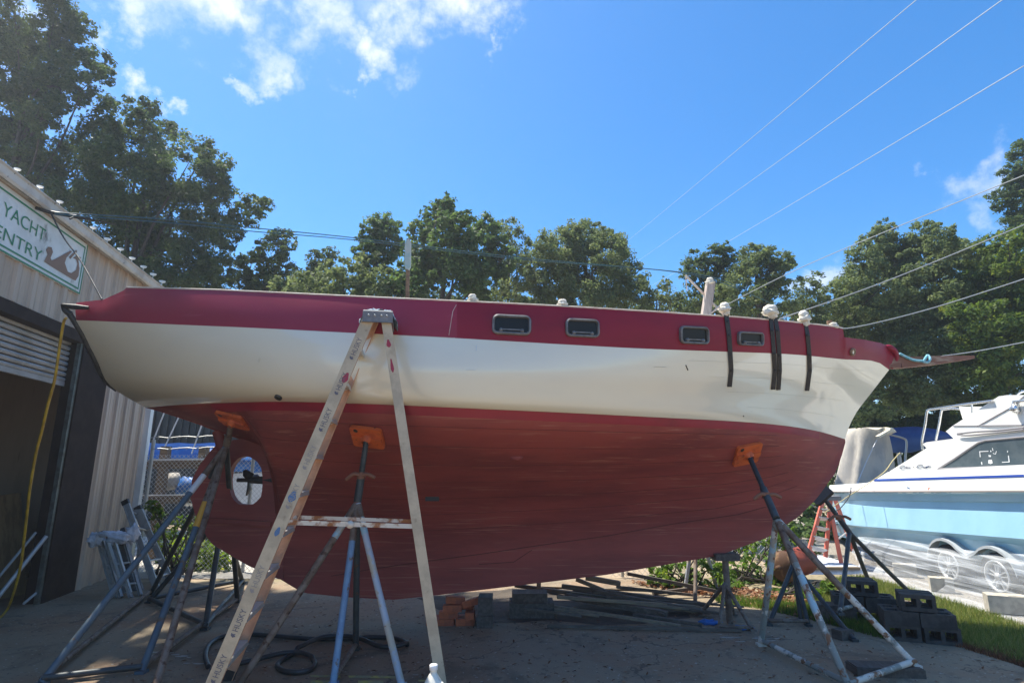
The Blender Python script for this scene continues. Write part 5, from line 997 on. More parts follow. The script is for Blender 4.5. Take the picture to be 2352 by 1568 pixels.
for a_, b_, za, zb, w_, m_, lb_ in poles:
    mb = MB(); p0 = G(*a_, za); p1 = G(*b_, zb); p0.y = min(p0.y, 9); mb.bar(p0, p1, w_, w_ * .7); mb.bar(p0 + V((.01, 0, w_ * .35 + .002)), p0.lerp(p1, .97) + V((0, 0, w_ * .35 + .002)), w_ * .9, .006); o = mb.build('pole', M[m_]); tag(o, lb_, 'pole', pg)
mb = MB(); mb.lump(G(1628, 1428, .02), (.09, .05, .03), seed=31, rough=.45); mb.lump(G(1700, 1440, .02), (.10, .04, .02), seed=32, rough=.45); o = mb.build('tarp_scrap', M['bluetarp']); tag(o, 'scrap of blue tarp on the concrete under the keel stand', 'tarp')
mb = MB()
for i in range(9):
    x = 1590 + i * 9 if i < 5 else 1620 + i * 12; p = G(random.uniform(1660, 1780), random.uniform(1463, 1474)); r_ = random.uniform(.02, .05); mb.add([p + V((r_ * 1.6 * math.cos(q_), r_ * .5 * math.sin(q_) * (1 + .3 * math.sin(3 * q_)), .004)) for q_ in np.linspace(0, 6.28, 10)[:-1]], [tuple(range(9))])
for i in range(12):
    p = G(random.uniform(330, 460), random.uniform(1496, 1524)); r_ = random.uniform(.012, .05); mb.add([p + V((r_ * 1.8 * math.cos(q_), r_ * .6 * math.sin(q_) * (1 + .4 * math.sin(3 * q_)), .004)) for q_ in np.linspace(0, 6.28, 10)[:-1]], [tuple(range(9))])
o = mb.build('paint_marking', M['paleblock']); tag(o, kind='structure')
M['sun_sliver'] = mat('painted_sunlight_yellow', (.50, .42, .10), .85, 0, (.30, .27, .15), 9, .42, .56)  # slivers of sunlight on the ground, put in as flat yellow colour
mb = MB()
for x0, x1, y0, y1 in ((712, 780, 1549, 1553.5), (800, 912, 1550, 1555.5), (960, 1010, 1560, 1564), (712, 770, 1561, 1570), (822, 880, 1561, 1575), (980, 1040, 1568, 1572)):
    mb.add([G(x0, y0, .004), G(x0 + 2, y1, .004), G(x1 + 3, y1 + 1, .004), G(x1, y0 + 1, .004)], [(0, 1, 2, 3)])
o = mb.build('painted_sun_slivers', M['sun_sliver']); tag(o, kind='structure')
# ------------------------------------------------------------------ powerboat on its trailer
XN, YB0, YB1, XC = 6.1, 9.6, 14.2, 7.65
def xn(Y, inset=0): return XN + inset + max(0, (Y - YB0) / (YB1 - YB0)) ** 2 * (XC - XN - inset)
def PB(x, y, inset=0):
    d = ray(x, y); a, b = 3.0, YB1
    f = lambda Y: d.x / d.y * Y - xn(Y, inset)
    if f(b) < 0: Y = b
    else:
        for _ in range(40):
            m_ = (a + b) / 2
            if f(m_) < 0: a = m_
            else: b = m_
        Y = (a + b) / 2
    p = EYE + d * (Y / d.y); p.x = xn(Y, inset); return p
pm_ = lambda p: V((2 * XC - p.x, p.y, p.z))
pb = thing('powerboat', 'white and pale blue cabin cruiser with a navy stripe, standing on its trailer', 'boat', (XC, 8.5, 0))
cols = list(np.linspace(1884, 2352, 44)) + [2430, 2560, 2760, 3100]
rowsdef = [([(1884, 1128.5), (2352, 1126.5), (3100, 1121)], 0.0), ([(1884, 1132), (2352, 1131), (3100, 1128)], -.02), ([(1880, 1134), (2352, 1134.5), (3100, 1134)], .03), ([(1880, 1147), (2352, 1151), (3100, 1157)], .05), ([(1880, 1147.8), (2352, 1154.5), (3100, 1166)], .085), ([(1872, 1194), (1960, 1206), (2352, 1237), (3100, 1292)], .02), ([(1872, 1194.5), (1960, 1209), (2352, 1252), (3100, 1322)], .13), ([(1866, 1212), (1960, 1240), (2352, 1300), (3100, 1400)], .20)]
def hullrow(pts, ins):
    out = []
    for c in cols:
        p = PB(c, interp(pts, c), ins); f = max(0, (p.y - YB0) / (YB1 - YB0)); out.append(p)
    return out
HR = [hullrow(a_, b_) for a_, b_ in rowsdef]
mb = MB(); mb.grid(HR[1:8], sm=False); mb.grid([[pm_(p) for p in r] for r in HR[1:8]][::-1], sm=False); mb.add([HR[i][-1] for i in range(1, 8)] + [pm_(HR[i][-1]) for i in range(7, 0, -1)], [tuple(range(14))]); mb.build('hull', M['pboat'], pb)
kl = [V((XC, p.y, max(.34, p.z - .35))) for p in HR[7]]
mb = MB(); mb.grid([HR[7], kl]); mb.grid([kl, [pm_(p) for p in HR[7]]]); mb.build('bottom', M['pbottom'], pb)
mb = MB(); mb.tube(HR[0], .022, 6); mb.tube([pm_(p) for p in HR[0]], .022, 6); mb.build('rub_rail', M['prail'], pb)
q8 = lambda zx, zy: (1837.4 + zx * .27336, 796.2 + zy * .27336)
qc = lambda zx, zy: (3250 / 1.6327 + zx * .15625, 1450 / 1.6327 + zy * .15625)
# white gunwale and raised deck
deck_top = [q8(175, 1205), q8(215, 1163), q8(560, 1143), q8(640, 1112), q8(742, 1048), q8(1140, 1032), q8(1882, 990), (2600, 1057), (3100, 1048)]
dt = []; db = []
for c in cols:
    y = interp(deck_top, c); y2 = interp(rowsdef[0][0], c); dt.append(PB(c, y, .07)); db.append(PB(c, y2, -.005))
mb = MB(); mb.grid([dt, [a_.lerp(b_, .5) for a_, b_ in zip(dt, db)], db], sm=False); mb.grid([dt, [pm_(p) for p in dt]], sm=False); mb.grid([[pm_(p) for p in db], [pm_(p) for p in dt]], sm=False); mb.build('foredeck', M['pwhite'], pb)
mb = MB(); s0 = []; s1 = []
for c in np.linspace(q8(622, 0)[0], 2352, 20): s0.append(PB(c, interp([q8(620, 1128), q8(1882, 1090)], c), .0)); s1.append(PB(c, interp([q8(648, 1110), q8(1882, 1072)], c), .0))
# stripe stands 3 mm off the gunwale side
def offs(p): return V((p.x + .008, p.y, p.z))
sid = []
for c in np.linspace(q8(622, 0)[0], 2352, 24):
    for k, pts in enumerate(([q8(622, 1129), q8(1882, 1091)], [q8(648, 1110), q8(1882, 1071)])):
        y = interp(pts, c); yt, yb_ = interp(deck_top, c), interp(rowsdef[0][0], c); f = (y - yt) / (yb_ - yt); sid.append(PB(c, y, .07 - .075 * f - .008))
mb.grid([sid[0::2], sid[1::2]]); mb.build('side_stripe', M['pblue'], pb)
CI = .20                                   # cabin side inset
def cab(poly, off=0.0, fn_=q8): return [PB(*fn_(*p), CI + off) for p in poly]
side = [(742, 1052), (1062, 850), (1030, 816), (1062, 800), (1295, 770), (1882, 712), (2900, 640), (2900, 1000), (1882, 1000), (1140, 1036)]
P0 = cab(side); mb = MB(); P1 = [V((2 * XC - p.x - .0, p.y, p.z)) for p in P0]; n_ = len(P0); mb.add(P0 + P1, [tuple(range(n_)), tuple(range(2 * n_ - 1, n_ - 1, -1))] + [(i, (i + 1) % n_, n_ + (i + 1) % n_, n_ + i) for i in range(n_)]); mb.build('cabin', M['pwhite'], pb)
fly = [(1225, 710), (1280, 665), (1480, 537), (1670, 415), (1742, 405), (1882, 405), (2300, 400), (2600, 520), (2600, 640), (1882, 705), (1295, 772)]
P0 = cab(fly, .07); P1 = [V((2 * XC - p.x, p.y, p.z)) for p in P0]; n_ = len(P0); mb = MB(); mb.add(P0 + P1, [tuple(range(n_)), tuple(range(2 * n_ - 1, n_ - 1, -1))] + [(i, (i + 1) % n_, n_ + (i + 1) % n_, n_ + i) for i in range(n_)]); mb.build('flybridge', M['pwhite'], pb)
mb = MB(); mb.prism(cab([(1600, 668), (1500, 660), (1882, 655), (1882, 663)], .055), (.01, 0, 0)); mb.tube(cab([(1288, 664), (1500, 662), (1882, 655)], .066), .008, 5); mb.tube(cab([(1490, 668), (1780, 505), (1882, 415)], .066), .006, 5); mb.build('flybridge_seam', M['pframe'], pb)
win = [(1160, 1026), (1300, 940), (1420, 858), (1500, 806), (1560, 787), (1882, 757), (2500, 700), (2500, 960), (1882, 998)]
mb = MB(); W0 = cab(win, -.012); mb.prism(W0, (.02, 0, 0)); wn = mb.build('window', M['pglass'], pb)
mb = MB(); mb.tube(W0 + [W0[0]], .014, 6); mb.build('window_gasket', M['pframe'], wn)
mb = MB()
for poly in ([(1655, 945), (1790, 938), (1790, 950), (1668, 956), (1676, 1030), (1664, 1032)], [(2078, 1010), (2090, 1008), (2102, 1106), (1990, 1112), (1988, 1102), (2088, 1097)], [(1790, 1000), (1830, 1005), (1825, 1030), (1795, 1028)], [(1790, 1072), (1840, 1068), (1852, 1120), (1820, 1132), (1788, 1122)], [(1845, 895), (1855, 900), (1862, 940), (1850, 935)], [(1815, 930), (1835, 940), (1830, 960), (1818, 950)], [(1850, 965), (1890, 985), (1905, 940), (1912, 945), (1898, 990), (1868, 985)], [(1680, 1105), (1695, 1100), (1702, 1140), (1690, 1145)], [(2066, 940), (2078, 935), (2076, 965), (2066, 962)]): P_ = cab(poly, -.016, qc); mb.add(P_, [tuple(range(len(P_)))])
mb.build('sticker', M['sticker'], wn)
# script lettering drawn as a brush line
mb = MB()
def stroke(pts, w_=.0055): mb.tube(cat(cab(pts, -.006, qc), 5), w_, 5, flat=.5)
stroke([(560, 1165), (530, 1155), (500, 1168), (485, 1190), (505, 1203), (545, 1198), (575, 1180), (580, 1196), (600, 1180), (605, 1196), (625, 1180), (628, 1194), (650, 1184)]); stroke([(590, 1165), (585, 1194)], .004); stroke([(690, 1165), (692, 1194)], .006)
stroke([(820, 1145), (780, 1142), (745, 1160), (735, 1185), (765, 1192), (810, 1180), (830, 1172), (838, 1188), (855, 1172), (870, 1180), (850, 1200), (890, 1165), (875, 1195), (915, 1160), (905, 1178), (950, 1168)]); stroke([(870, 1172), (925, 1165)], .004)
mb.build('script_lettering', M['navyink'], pb)
mb = MB(); mb.tube(cab([(300, 1252), (700, 1232), (1010, 1216), (1400, 1205)], -.004, qc), .006, 5); mb.build('cabin_seam', M['pframe'], pb)
v = [(700, 1488), (745, 1455), (800, 1445), (862, 1442), (858, 1488)]; mb = MB(); P_ = [PB(*qc(*p), .015) for p in v]; mb.prism(P_, (.02, 0, 0)); mb.build('hull_vent', M['pframe'], pb)
for poly, m_ in (([(590, 1468), (610, 1470), (640, 1492), (665, 1495), (625, 1500), (598, 1490)], 'bluepaint'), ([(890, 1485), (960, 1480), (925, 1492), (905, 1522), (893, 1518), (908, 1495)], 'orange')):
    mb = MB(); P_ = [PB(*qc(*p), -.012) for p in poly]; mb.add(P_, [tuple(range(len(P_)))]); mb.build('tape_scrap', M[m_], pb)
# stainless rails, grab rail, seat
mb = MB(); mb.tube(cat([PB(*qc(825, 925), .25), PB(*qc(815, 790), .25), PB(*qc(860, 560), .25), PB(*qc(885, 380), .25), PB(*qc(915, 335), .25), PB(*qc(1000, 322), .25), PB(*qc(1400, 262), .25), PB(*qc(1850, 205), .25)], 5), .017, 8); mb.build('bow_rail', M['chrome'], pb)
mb = MB(); mb.tube(cat([PB(*qc(1018, 780), .6), PB(*qc(1065, 560), .6), PB(*qc(1100, 360), .6), PB(*qc(1130, 332), .6), PB(*qc(1250, 318), .6), PB(*qc(1370, 325), .6)], 5), .017, 8); mb.build('bow_rail', M['chrome'], pb); mb = MB(); mb.tube([PB(*qc(1545, 245), .5), PB(*qc(1552, 385), .5)], .012, 6); mb.build('bow_rail', M['chrome'], pb)
mb = MB(); mb.tube(cat(cab([(1335, 690), (1600, 660), (1920, 640), (2313, 600)], -.02, qc), 4), .014, 7); mb.tube(cat(cab([(1335, 700), (1450, 715), (1700, 695), (2313, 628)], -.02, qc), 4), .014, 7); mb.tube(cab([(1920, 640), (1940, 668)], -.02, qc), .014, 6); mb.build('grab_rail', M['pframe'], pb)
mb = MB(); p_ = [PB(*qc(*p), .5) for p in ((1355, 290), (1660, 300), (1545, 400), (1410, 470))]; mb.prism(p_, (.7, 0, 0)); mb.build('helm_seat', M['pwhite'], pb)
mb = MB(); mb.tube(cat(cab([(2165, 285), (2160, 225), (2185, 212), (2420, 200)], .03, qc), 4), .014, 7); mb.lump(cab([(2185, 320)], .03, qc)[0], (.05, .05, .06), seed=41, rough=.35); mb.build('cleat_rail', M['chrome'], pb); mb = MB(); mb.tube(cat(cab([(2222, 120), (2270, 80), (2330, 60)], .2, qc), 4), .016, 7); mb.build('roof_rail', M['chrome'], pb)
# bow rope
line('thin yellow rope trailing from the cabin along the powerboat bow', [(2067, 1039, 10.2), (2050, 1058, 10.2), (2030, 1084, 10.1), (1985, 1116, 9.9), (1950, 1138, 9.8), (1893, 1178, 9.7)], 'yrope', .007, 'rope', 'rope')
line('dark rope looping behind the orange stepladder', [(1955, 1118, 9.75), (1950, 1140, 9.75), (1925, 1170, 9.7), (1895, 1172, 9.9), (1855, 1155, 10.5)], 'cable', .008, 'rope', 'rope')
# trailer
tr = thing('trailer', 'boat trailer with white spoked wheels seen through the plastic under the powerboat', 'trailer', (6.6, 8.1, 0))
mb = MB(); mb.bar((6.75, 4.6, .42), (6.75, 12.4, .42), .1, .14); mb.bar((8.5, 4.6, .42), (8.5, 12.4, .42), .1, .14)
for y in (5, 7, 9, 11, 12.3): mb.bar((6.75, y, .40), (8.5, y, .40), .1, .1)
mb.build('frame', M['galv'], tr)
for (x, y), rr, cy in (((2153.5, 1306), .18, 0), ((2262, 1329), .18, 0)):
    d = ray(x, y); c = EYE + d * (6.0 / d.x); c.z = .29; ax = V((-1, 0, 0)); wh = MB(); c = c + V((.26, 0, 0)); wh.lathe(c - ax * .1, [(.20, 0), (.285, .02), (.29, .10), (.285, .18), (.20, .2), (.19, .16)], 24, ax); w_ = wh.build('wheel', M['tyre'], tr)
    mb = MB(); mb.lathe(c - ax * .1, [(.195, .10), (.195, .205), (.175, .21), (.165, .16)], 24, ax)
    for k in range(5):
        a_ = R(72 * k + 18); dd = V((0, math.cos(a_), math.sin(a_))); pp = V((0, -math.sin(a_), math.cos(a_)))
        for s_ in (-1, 1): mb.bar(c + ax * .075 + dd * .03 + pp * .012 * s_, c + ax * .07 + dd * .18 + pp * .035 * s_, .014, .03, pp)
    mb.lathe(c - ax * .0, [(.045, .06), (.045, .10), (0, .11)], 12, ax); mb.build('rim', M['rim'], w_)
mb = MB(); rows = []
ya = (EYE + ray(2153.5, 1306) * (6.0 / ray(2153.5, 1306).x)).y; yb2 = (EYE + ray(2262, 1329) * (6.0 / ray(2262, 1329).x)).y
prof = []
for k in range(9): a_ = R(180 - 130 * k / 8); prof.append((ya - .38 * math.cos(a_) * -1 * -1, .29 + .38 * math.sin(a_)))
prof = [(ya + .36 * math.cos(R(10 + 125 * k / 8)), .30 + .36 * math.sin(R(10 + 125 * k / 8))) for k in range(9)] + [((ya + yb2) / 2, .48)] + [(yb2 + .36 * math.cos(R(45 + 125 * k / 8)), .30 + .36 * math.sin(R(45 + 125 * k / 8))) for k in range(9)]
mb.grid([[V((6.12, y, z)) for y, z in prof], [V((6.36, y, z + .01)) for y, z in prof]]); mb.grid([[V((6.12, y, z)) for y, z in prof], [V((6.12, y, z - .035)) for y, z in prof]]); mb.build('fender', M['fender'], tr)
# clear plastic sheeting
def plastic():
    m = bpy.data.materials.new('clear_plastic_sheet'); m.use_nodes = True; nt = m.node_tree; n = nt.nodes; l = nt.links; b = n['Principled BSDF']; b.inputs['Base Color'].default_value = (.80, .84, .88, 1); b.inputs['Roughness'].default_value = .18
    tcn = n.new('ShaderNodeTexCoord'); mp = n.new('ShaderNodeMapping'); mp.inputs['Scale'].default_value = (.6, .30, 9); l.new(tcn.outputs['Object'], mp.inputs['Vector']); t = n.new('ShaderNodeTexNoise'); t.inputs['Scale'].default_value = 2.6; t.inputs['Detail'].default_value = 6; t.inputs['Distortion'].default_value = .6; l.new(mp.outputs['Vector'], t.inputs['Vector'])
    mr = n.new('ShaderNodeMapRange'); mr.inputs['From Min'].default_value = .45; mr.inputs['From Max'].default_value = .75; mr.inputs['To Min'].default_value = .16; mr.inputs['To Max'].default_value = .66; l.new(t.outputs['Fac'], mr.inputs['Value'])
    ts = n.new('ShaderNodeBsdfTransparent'); mx = n.new('ShaderNodeMixShader'); l.new(mr.outputs['Result'], mx.inputs['Fac']); l.new(ts.outputs['BSDF'], mx.inputs[1]); l.new(b.outputs['BSDF'], mx.inputs[2]); l.new(mx.outputs['Shader'], n['Material Output'].inputs['Surface'])
    bp = n.new('ShaderNodeBump'); bp.inputs['Strength'].default_value = .5; bp.inputs['Distance'].default_value = .03; l.new(t.outputs['Fac'], bp.inputs['Height']); l.new(bp.outputs['Normal'], b.inputs['Normal']); return m
topc = [(1975, 1232), (2045, 1236), (2085, 1241), (2130, 1249), (2170, 1254), (2215, 1262), (2280, 1268), (2352, 1271), (2500, 1276)]; botc = [(1965, 1306), (2010, 1313), (2040, 1325), (2120, 1350), (2200, 1372), (2352, 1412), (2500, 1450)]
rows = []
NX = 50
for i in range(17):
    f = i / 16; row = []
    for j in range(NX + 1):
        c = 1972 + (2490 - 1972) * j / NX; a_ = PB(c, interp(topc, c), .10); b_ = G(c, interp(botc, c), .006)
        p = a_.lerp(b_, f); bulge = .24 * math.sin(math.pi * min(1, f * 1.25)) if f < .8 else .0
        p.x -= bulge * .5 + .015 * math.sin(i * 1.7 + j * .35) * math.sin(math.pi * f); p.z = max(p.z, .004 + .003 * math.sin(j)); row.append(p)
    rows.append(row)
ap_ = [V((p.x - .30 - .06 * math.sin(j * .7), p.y - .1, .008)) for j, p in enumerate(rows[-1])]
rows.append(ap_); mb = MB(); mb.grid(rows); o = mb.build('plastic_sheet', plastic()); tag(o, 'clear wrinkled plastic sheet draped from the powerboat hull to the gravel', 'plastic sheet')
# pale blocks holding the plastic down
pbk = 'pale concrete blocks weighting the plastic sheet'
for (x, y), d_, a_, m_, lb_ in (((2080, 1321), (.30, .16, .17), -30, 'paleblock', 'small pale block on the plastic edge, farthest from the camera'), ((2164, 1356), (.26, .17, .17), -28, 'paleblock', 'pale block on the plastic between the two trailer wheels'), ((2318, 1406), (.40, .20, .19), -25, 'paleblock', 'largest pale block on the plastic nearest the right edge'), ((2340, 1345), (.3, .2, .16), -20, 'paleblock', 'grey block wedged behind the rear trailer wheel')):
    mb = MB(); t_ = .04; L, W, H = d_; mb.box((0, 0, H / 2), d_); mb.box((L * .2, 0, H + .003), (L * .4, W * .8, .006)); o = mb.build('concrete_block', M[m_], origin=(0, 0, 0)); o.location = G(x, y, .012); o.rotation_euler = (0, 0, R(a_)); tag(o, lb_, 'block', pbk)
# orange tank with rusty dished end
ca = PY(1800, 1300, 8.7); cb = PY(1856, 1283, 9.2); ax = (cb - ca).normalized(); tk = thing('buoy', 'orange tank with a rusty brown end lying in the bushes beside the bow stand', 'tank', (ca.x, ca.y, max(0, ca.z - .25)))
mb = MB(); L_ = (cb - ca).length; mb.lathe(ca, [(.20, 0), (.205, .05), (.20, L_ * .8), (.17, L_ * .95), (.09, L_ * 1.05), (0, L_ * 1.08)], 20, ax); mb.build('body', M['tank'], tk)
mb = MB(); mb.lathe(ca + ax * .01, [(.213, .03), (.217, -.02), (.19, -.08), (.12, -.12), (.06, -.14), (0, -.145)], 20, ax); mb.lathe(ca, [(.035, -.13), (.035, -.19), (0, -.195)], 10, ax); mb.build('end_cap', M['tankend'], tk)
mb = MB(); c = ca.lerp(cb, .3); mb.box((c.x, c.y, (c.z - .22) / 2), (.3, .3, max(.05, c.z - .22))); mb.build('saddle', M['timber'], tk)
# tarp-wrapped mast foot and blue cover behind the powerboat
tY = 15.2; rows = []
TP = [(1953, 2030, 986), (1946, 2034, 1000), (1944, 2036, 1025), (1938, 2039, 1060), (1930, 2042, 1108), (1926, 2046, 1180), (1924, 2048, 1262)]
for (x0, x1, y) in TP:
    c = PY((x0 + x1) / 2, y, tY); r_ = (x1 - x0) / 2 * pxm(tY) * 1.02; row = []
    for j in range(40): an = 2 * math.pi * j / 40; k = 1 + (.10 * math.sin(an * 7 + y * .01) + .05 * math.sin(an * 13)) * min(1, (y - 980) / 60); row.append(c + V((math.cos(an) * r_ * k, math.sin(an) * r_ * .8 * k, .03 * math.sin(an * 5))))
    rows.append(row)
rows[-1] = [V((p.x, p.y, 0.0)) for p in rows[-1]]
mb = MB(); mb.grid(rows, closed=True); cc = PY(1992, 981, tY); mb.add(rows[0] + [cc], [(j, (j + 1) % 40, 40) for j in range(40)], 0, True); o = mb.build('tarp_cover', M['tarp']); tag(o, 'beige tarp draped over a tall bundle behind the powerboat bow', 'tarp')
mb = MB(); mb.lump(PY(2034, 990, 15.0), (.24, .15, .10), seed=51, rough=.15); mb.bar(PY(2016, 1003, 14.6), PY(2048, 985, 14.6), .16, .05, (0, 1, 0)); o = mb.build('cloth_bundle', M['rag']); tag(o, 'small white cloth bundle tied on top between beige tarp and blue cover', 'cloth')
line('light cord tied down the side of the beige tarp', [(2014, 1010, 14.2), (1990, 1060, 14.1), (1965, 1120, 14.0)], 'paleline', .012, 'cord', 'cord')
rows = []; cY = 17.5
for i in range(17):
    u_ = i / 16; x = 2015 + 178 * u_; topy = interp([(2015, 1006), (2030, 990), (2060, 981), (2100, 979), (2140, 985), (2175, 998), (2193, 1012)], x); boty = interp([(2015, 1012), (2026, 1026), (2050, 1040), (2080, 1040), (2120, 1030), (2160, 1022), (2193, 1016)], x); ct = PY(x, topy, cY); cb_ = PY(x, boty, cY); c = (ct + cb_) / 2; h_ = (ct.z - cb_.z) / 2; d_ = .75 * math.sin(math.pi * min(1, max(0.03, u_))) ** .6
    rows.append([c + V((0, d_ * math.cos(2 * math.pi * j / 18), h_ * math.sin(2 * math.pi * j / 18))) for j in range(18)])
cv = thing('covered_dinghy', 'upturned dinghy under a deep blue cover behind the powerboat', 'boat', (rows[8][0].x, cY, 0)); mb = MB(); mb.grid(rows, closed=True); mb.build('cover', M['navyhull'], cv)
mb = MB(); mb.tube(cat([PY(2042, 997, 16.6), PY(2075, 1006, 16.6), PY(2082, 1016, 16.6), PY(2080, 1045, 16.6), PY(2079, 1070, 16.6)], 4), .03, 7); c = rows[5][0]
for i in (4, 12): c = V((rows[i][0].x, cY, rows[i][0].z)); mb.tube([c, V((c.x, c.y, 0))], .06, 8)
mb.build('cradle', M['galv'], cv)

# ------------------------------------------------------------------ behind the stern: fence, racks, covered boat, dark shed
FY = 9.75
fc = thing('chain_link_fence', 'chain link fence with barbed wire between the shed corner and the red boat rudder', 'fence', (-4.5, FY, 0))
x0, x1 = PY(330, 1100, FY).x, PY(700, 1100, FY).x; zt = PY(400, 1030, FY).z - .1
mb = MB(); sp = .075
for s_ in (-1, 1):
    k = x0 - zt - .1
    while k < x1 + zt:
        a_ = (k, 0) if s_ > 0 else (k + zt, 0); b_ = (k + zt, zt) if s_ > 0 else (k, zt)
        ax_, az_ = a_; bx_, bz_ = b_
        def clipx(xv): return az_ + (bz_ - az_) * (xv - ax_) / (bx_ - ax_)
        lo, hi = min(ax_, bx_), max(ax_, bx_); l_, h_ = max(lo, x0), min(hi, x1)
        if h_ - l_ > .02: mb.tube([(l_, FY + s_ * .003, clipx(l_)), (h_, FY + s_ * .003, clipx(h_))], .0035, 3, caps=False)
        k += sp
mb.build('wire_mesh', M['galv'], fc)
for px in (338, 575, 690): mb = MB(); p = PY(px, 1100, FY); mb.tube([V((p.x, FY + .04, 0)), V((p.x, FY + .04, zt + .25))], .03, 8); mb.build('post', M['galv'], fc)
mb = MB()
for y in (1005, 1031):
    a_ = PY(345, y, FY); b_ = PY(560, y - 6, FY); mb.tube([a_.lerp(b_, i / 10) + V((0, 0, .012 * math.sin(i * 2.2))) for i in range(11)], .008, 4)
    for i in range(1, 10): p = a_.lerp(b_, i / 10); mb.tube([p + V((-.02, -.01, -.03)), p + V((.02, .01, .03))], .005, 3)
mb.build('barbed_wire', M['galv'], fc)
rk = thing('timber_rack', 'weathered timber storage rack with pale boards behind the wire fence', 'rack', (PY(400, 1150, 11.2).x, 11.2, 0))
for y0, y1 in ((1058, 1076), (1139, 1156)):
    mb = MB(); P_ = [PY(330, y0, 11.0), PY(485, y0 - 2, 11.0), PY(485, y1 - 2, 11.0), PY(330, y1, 11.0)]
    mb.prism(P_, (0, .06, 0)); mb.build('beam', M['fencewood'], rk)
for x_ in (382, 470): mb = MB(); p = PY(x_, 1025, 11.1); mb.bar(V((p.x, 11.1, 0)), V((p.x, 11.1, p.z)), .14, .14, (1, 0, 0)); mb.build('post', M['fencewood'], rk)
mb = MB(); mb.bar(PY(345, 1056, 10.95), PY(475, 1054, 10.95), .1, .03, (0, 1, 0)); mb.bar(PY(330, 1137, 10.95), PY(470, 1135, 10.95), .06, .02, (0, 1, 0)); mb.build('pale_board', M['whitehull'], rk)
for i, (x, y, r_) in enumerate(((395, 1105, .14), (430, 1118, .17))): mb = MB(); c = PY(x, y, 11.3); mb.lump(c, (r_ * 1.3, r_, r_), seed=61 + i, rough=.22); o = mb.build('bundle', M['tarp'] if i == 0 else M['bluetarp']); tag(o, ['grey cloth bundle on the timber rack', 'blue plastic drum on the timber rack'][i], 'bundle')
mb = MB(); c = PY(452, 1147, 11.3)
for k in range(8): q_ = c + V((-.28 + .08 * k, 0, 0)); mb.lathe(q_, [(.10, 0), (.12, .02), (.12, .05), (.10, .07)], 12, (1, 0, 0))
o = mb.build('corrugated_hose', M['whitehull']); tag(o, 'coil of white ribbed hose on the lower rack beam', 'hose')
cb_ = thing('covered_boat', 'white boat under a bright blue tarp behind the wire fence', 'boat', (PY(500, 1150, 13).x, 13.2, 0))
mb = MB(); rows = []
for i in range(13):
    x = 340 + i * 24; row = []
    for j, (y, dy) in enumerate(((1056, -.25), (1046, -.22), (1034 + 3 * math.sin(i * 2), -.1), (1024 + 4 * math.sin(i * 1.3), .25), (1016, .8))): row.append(PY(x, y + (2 if i % 3 else 0), 13 + dy))
    rows.append(row)
mb.grid(rows); mb.build('tarp', M['bluetarp'], cb_)
mb = MB(); P_ = [PY(x, y, 13) for x, y in ((505, 1088), (660, 1082), (655, 1158), (525, 1160))]; mb.prism(P_, (0, 1.4, 0)); mb.build('hull', M['whitehull'], cb_)
mb = MB(); mb.grid([[PY(500 + k * 20, 1052, 12.95) for k in range(9)], [PY(500 + k * 20, 1066 + 2 * math.sin(k), 12.9) for k in range(9)], [PY(500 + k * 20, 1084 + 2 * math.sin(k * 2), 12.92) for k in range(9)]]); mb.build('tarp_skirt', M['bluetarp'], cb_)
mb = MB(); P_ = [PY(x, y, 12.97) for x, y in ((500, 1160), (670, 1160), (670, 1170), (500, 1170))]; mb.prism(P_, (0, 1.2, 0)); p0 = PY(540, 1165, 13.3); p1 = PY(640, 1165, 13.3); mb.tube([p0, V((p0.x, p0.y, 0))], .06, 8); mb.tube([p1, V((p1.x, p1.y, 0))], .06, 8); mb.build('cradle', M['galv'], cb_)
ds = thing('shed', 'dark metal shed far behind the stern and the fence', 'building', (PY(430, 1100, 19).x, 19, 0))
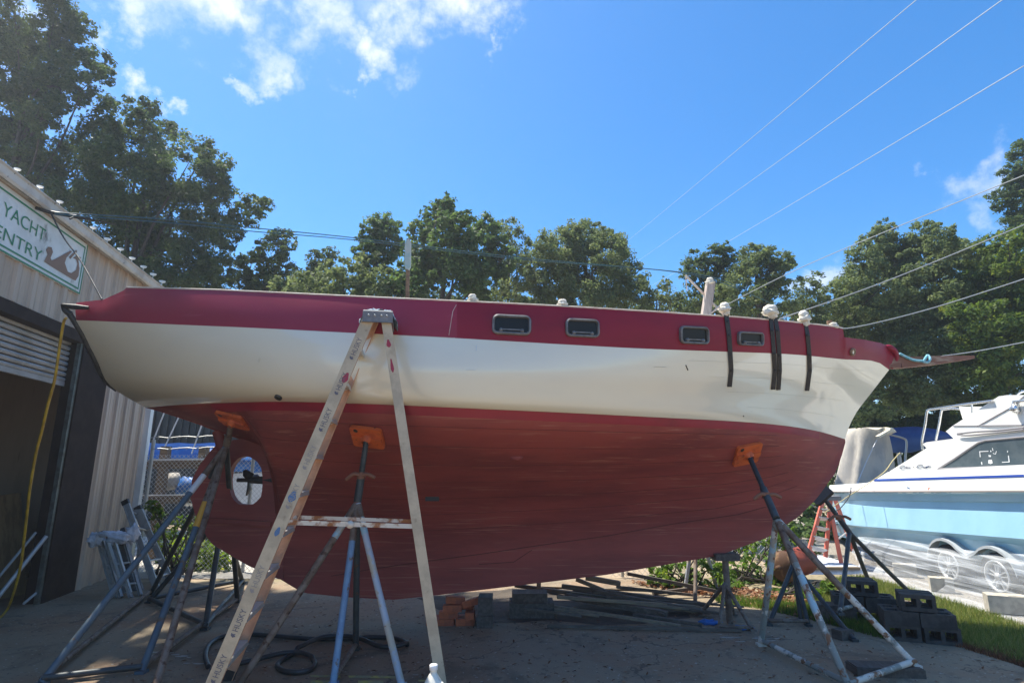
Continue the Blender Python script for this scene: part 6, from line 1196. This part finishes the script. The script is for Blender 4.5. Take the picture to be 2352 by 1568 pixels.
a_ = PY(250, 900, 19); b_ = PY(640, 880, 19); mb = MB(); mb.prism([V((a_.x, 19, 0)), V((b_.x, 19, 0)), V((b_.x, 19, 4.2)), V((a_.x, 19, 4.2))], (0, 5, 0))
for k in range(24): x_ = a_.x + (b_.x - a_.x) * k / 24; mb.box((x_, 18.97, 2.1), (.05, .06, 4.2))
mb.build('wall', M['shed'], ds); mb = MB(); mb.prism([V((a_.x - .2, 18.7, 4.2)), V((b_.x + .2, 18.7, 4.2)), V((b_.x + .2, 21.5, 5.2)), V((a_.x - .2, 21.5, 5.2))], (0, 0, .06)); mb.build('roof', M['roof'], ds)
for i, (xa_, ya_, xb_, yb_) in enumerate(((378, 945, 352, 1012), (412, 958, 372, 1040), (463, 975, 440, 1042))): line(['pale stay wire nearest the shed downpipe', 'middle pale stay wire behind the fence', 'pale stay wire nearest the rudder, behind the fence'][i], [(xa_ + 8, ya_ - 20, 12.2), (xb_, yb_, 12.2)], 'paleline', .014, 'stay_wire', 'wire', group='stay wires behind the fence')
# second fence behind the keel
FY2 = 9.35; f2 = thing('chain_link_fence', 'low chain link fence in the bushes behind the keel and pole heap', 'fence', (2.5, FY2, 0)); x0, x1 = PY(1400, 1300, FY2).x, PY(1800, 1300, FY2).x; zt = 1.25; mb = MB()
for s_ in (-1, 1):
    k = x0 - zt
    while k < x1 + zt:
        ax_, bx_ = (k, k + zt) if s_ > 0 else (k + zt, k)
        lo, hi = min(ax_, bx_), max(ax_, bx_); l_, h_ = max(lo, x0), min(hi, x1); fz_ = lambda xv: zt * (xv - ax_) / (bx_ - ax_)
        if h_ - l_ > .02: mb.tube([(l_, FY2 + s_ * .003, fz_(l_)), (h_, FY2 + s_ * .003, fz_(h_))], .003, 3, caps=False)
        k += .09
mb.build('wire_mesh', M['galv'], f2)
for px in (1430, 1525, 1640, 1770): p = PY(px, 1300, FY2); mb = MB(); mb.tube([V((p.x, FY2 + .03, 0)), V((p.x, FY2 + .03, zt + .1))], .025, 8); mb.build('post', M['galv'], f2)
bpy.context.view_layer.update()
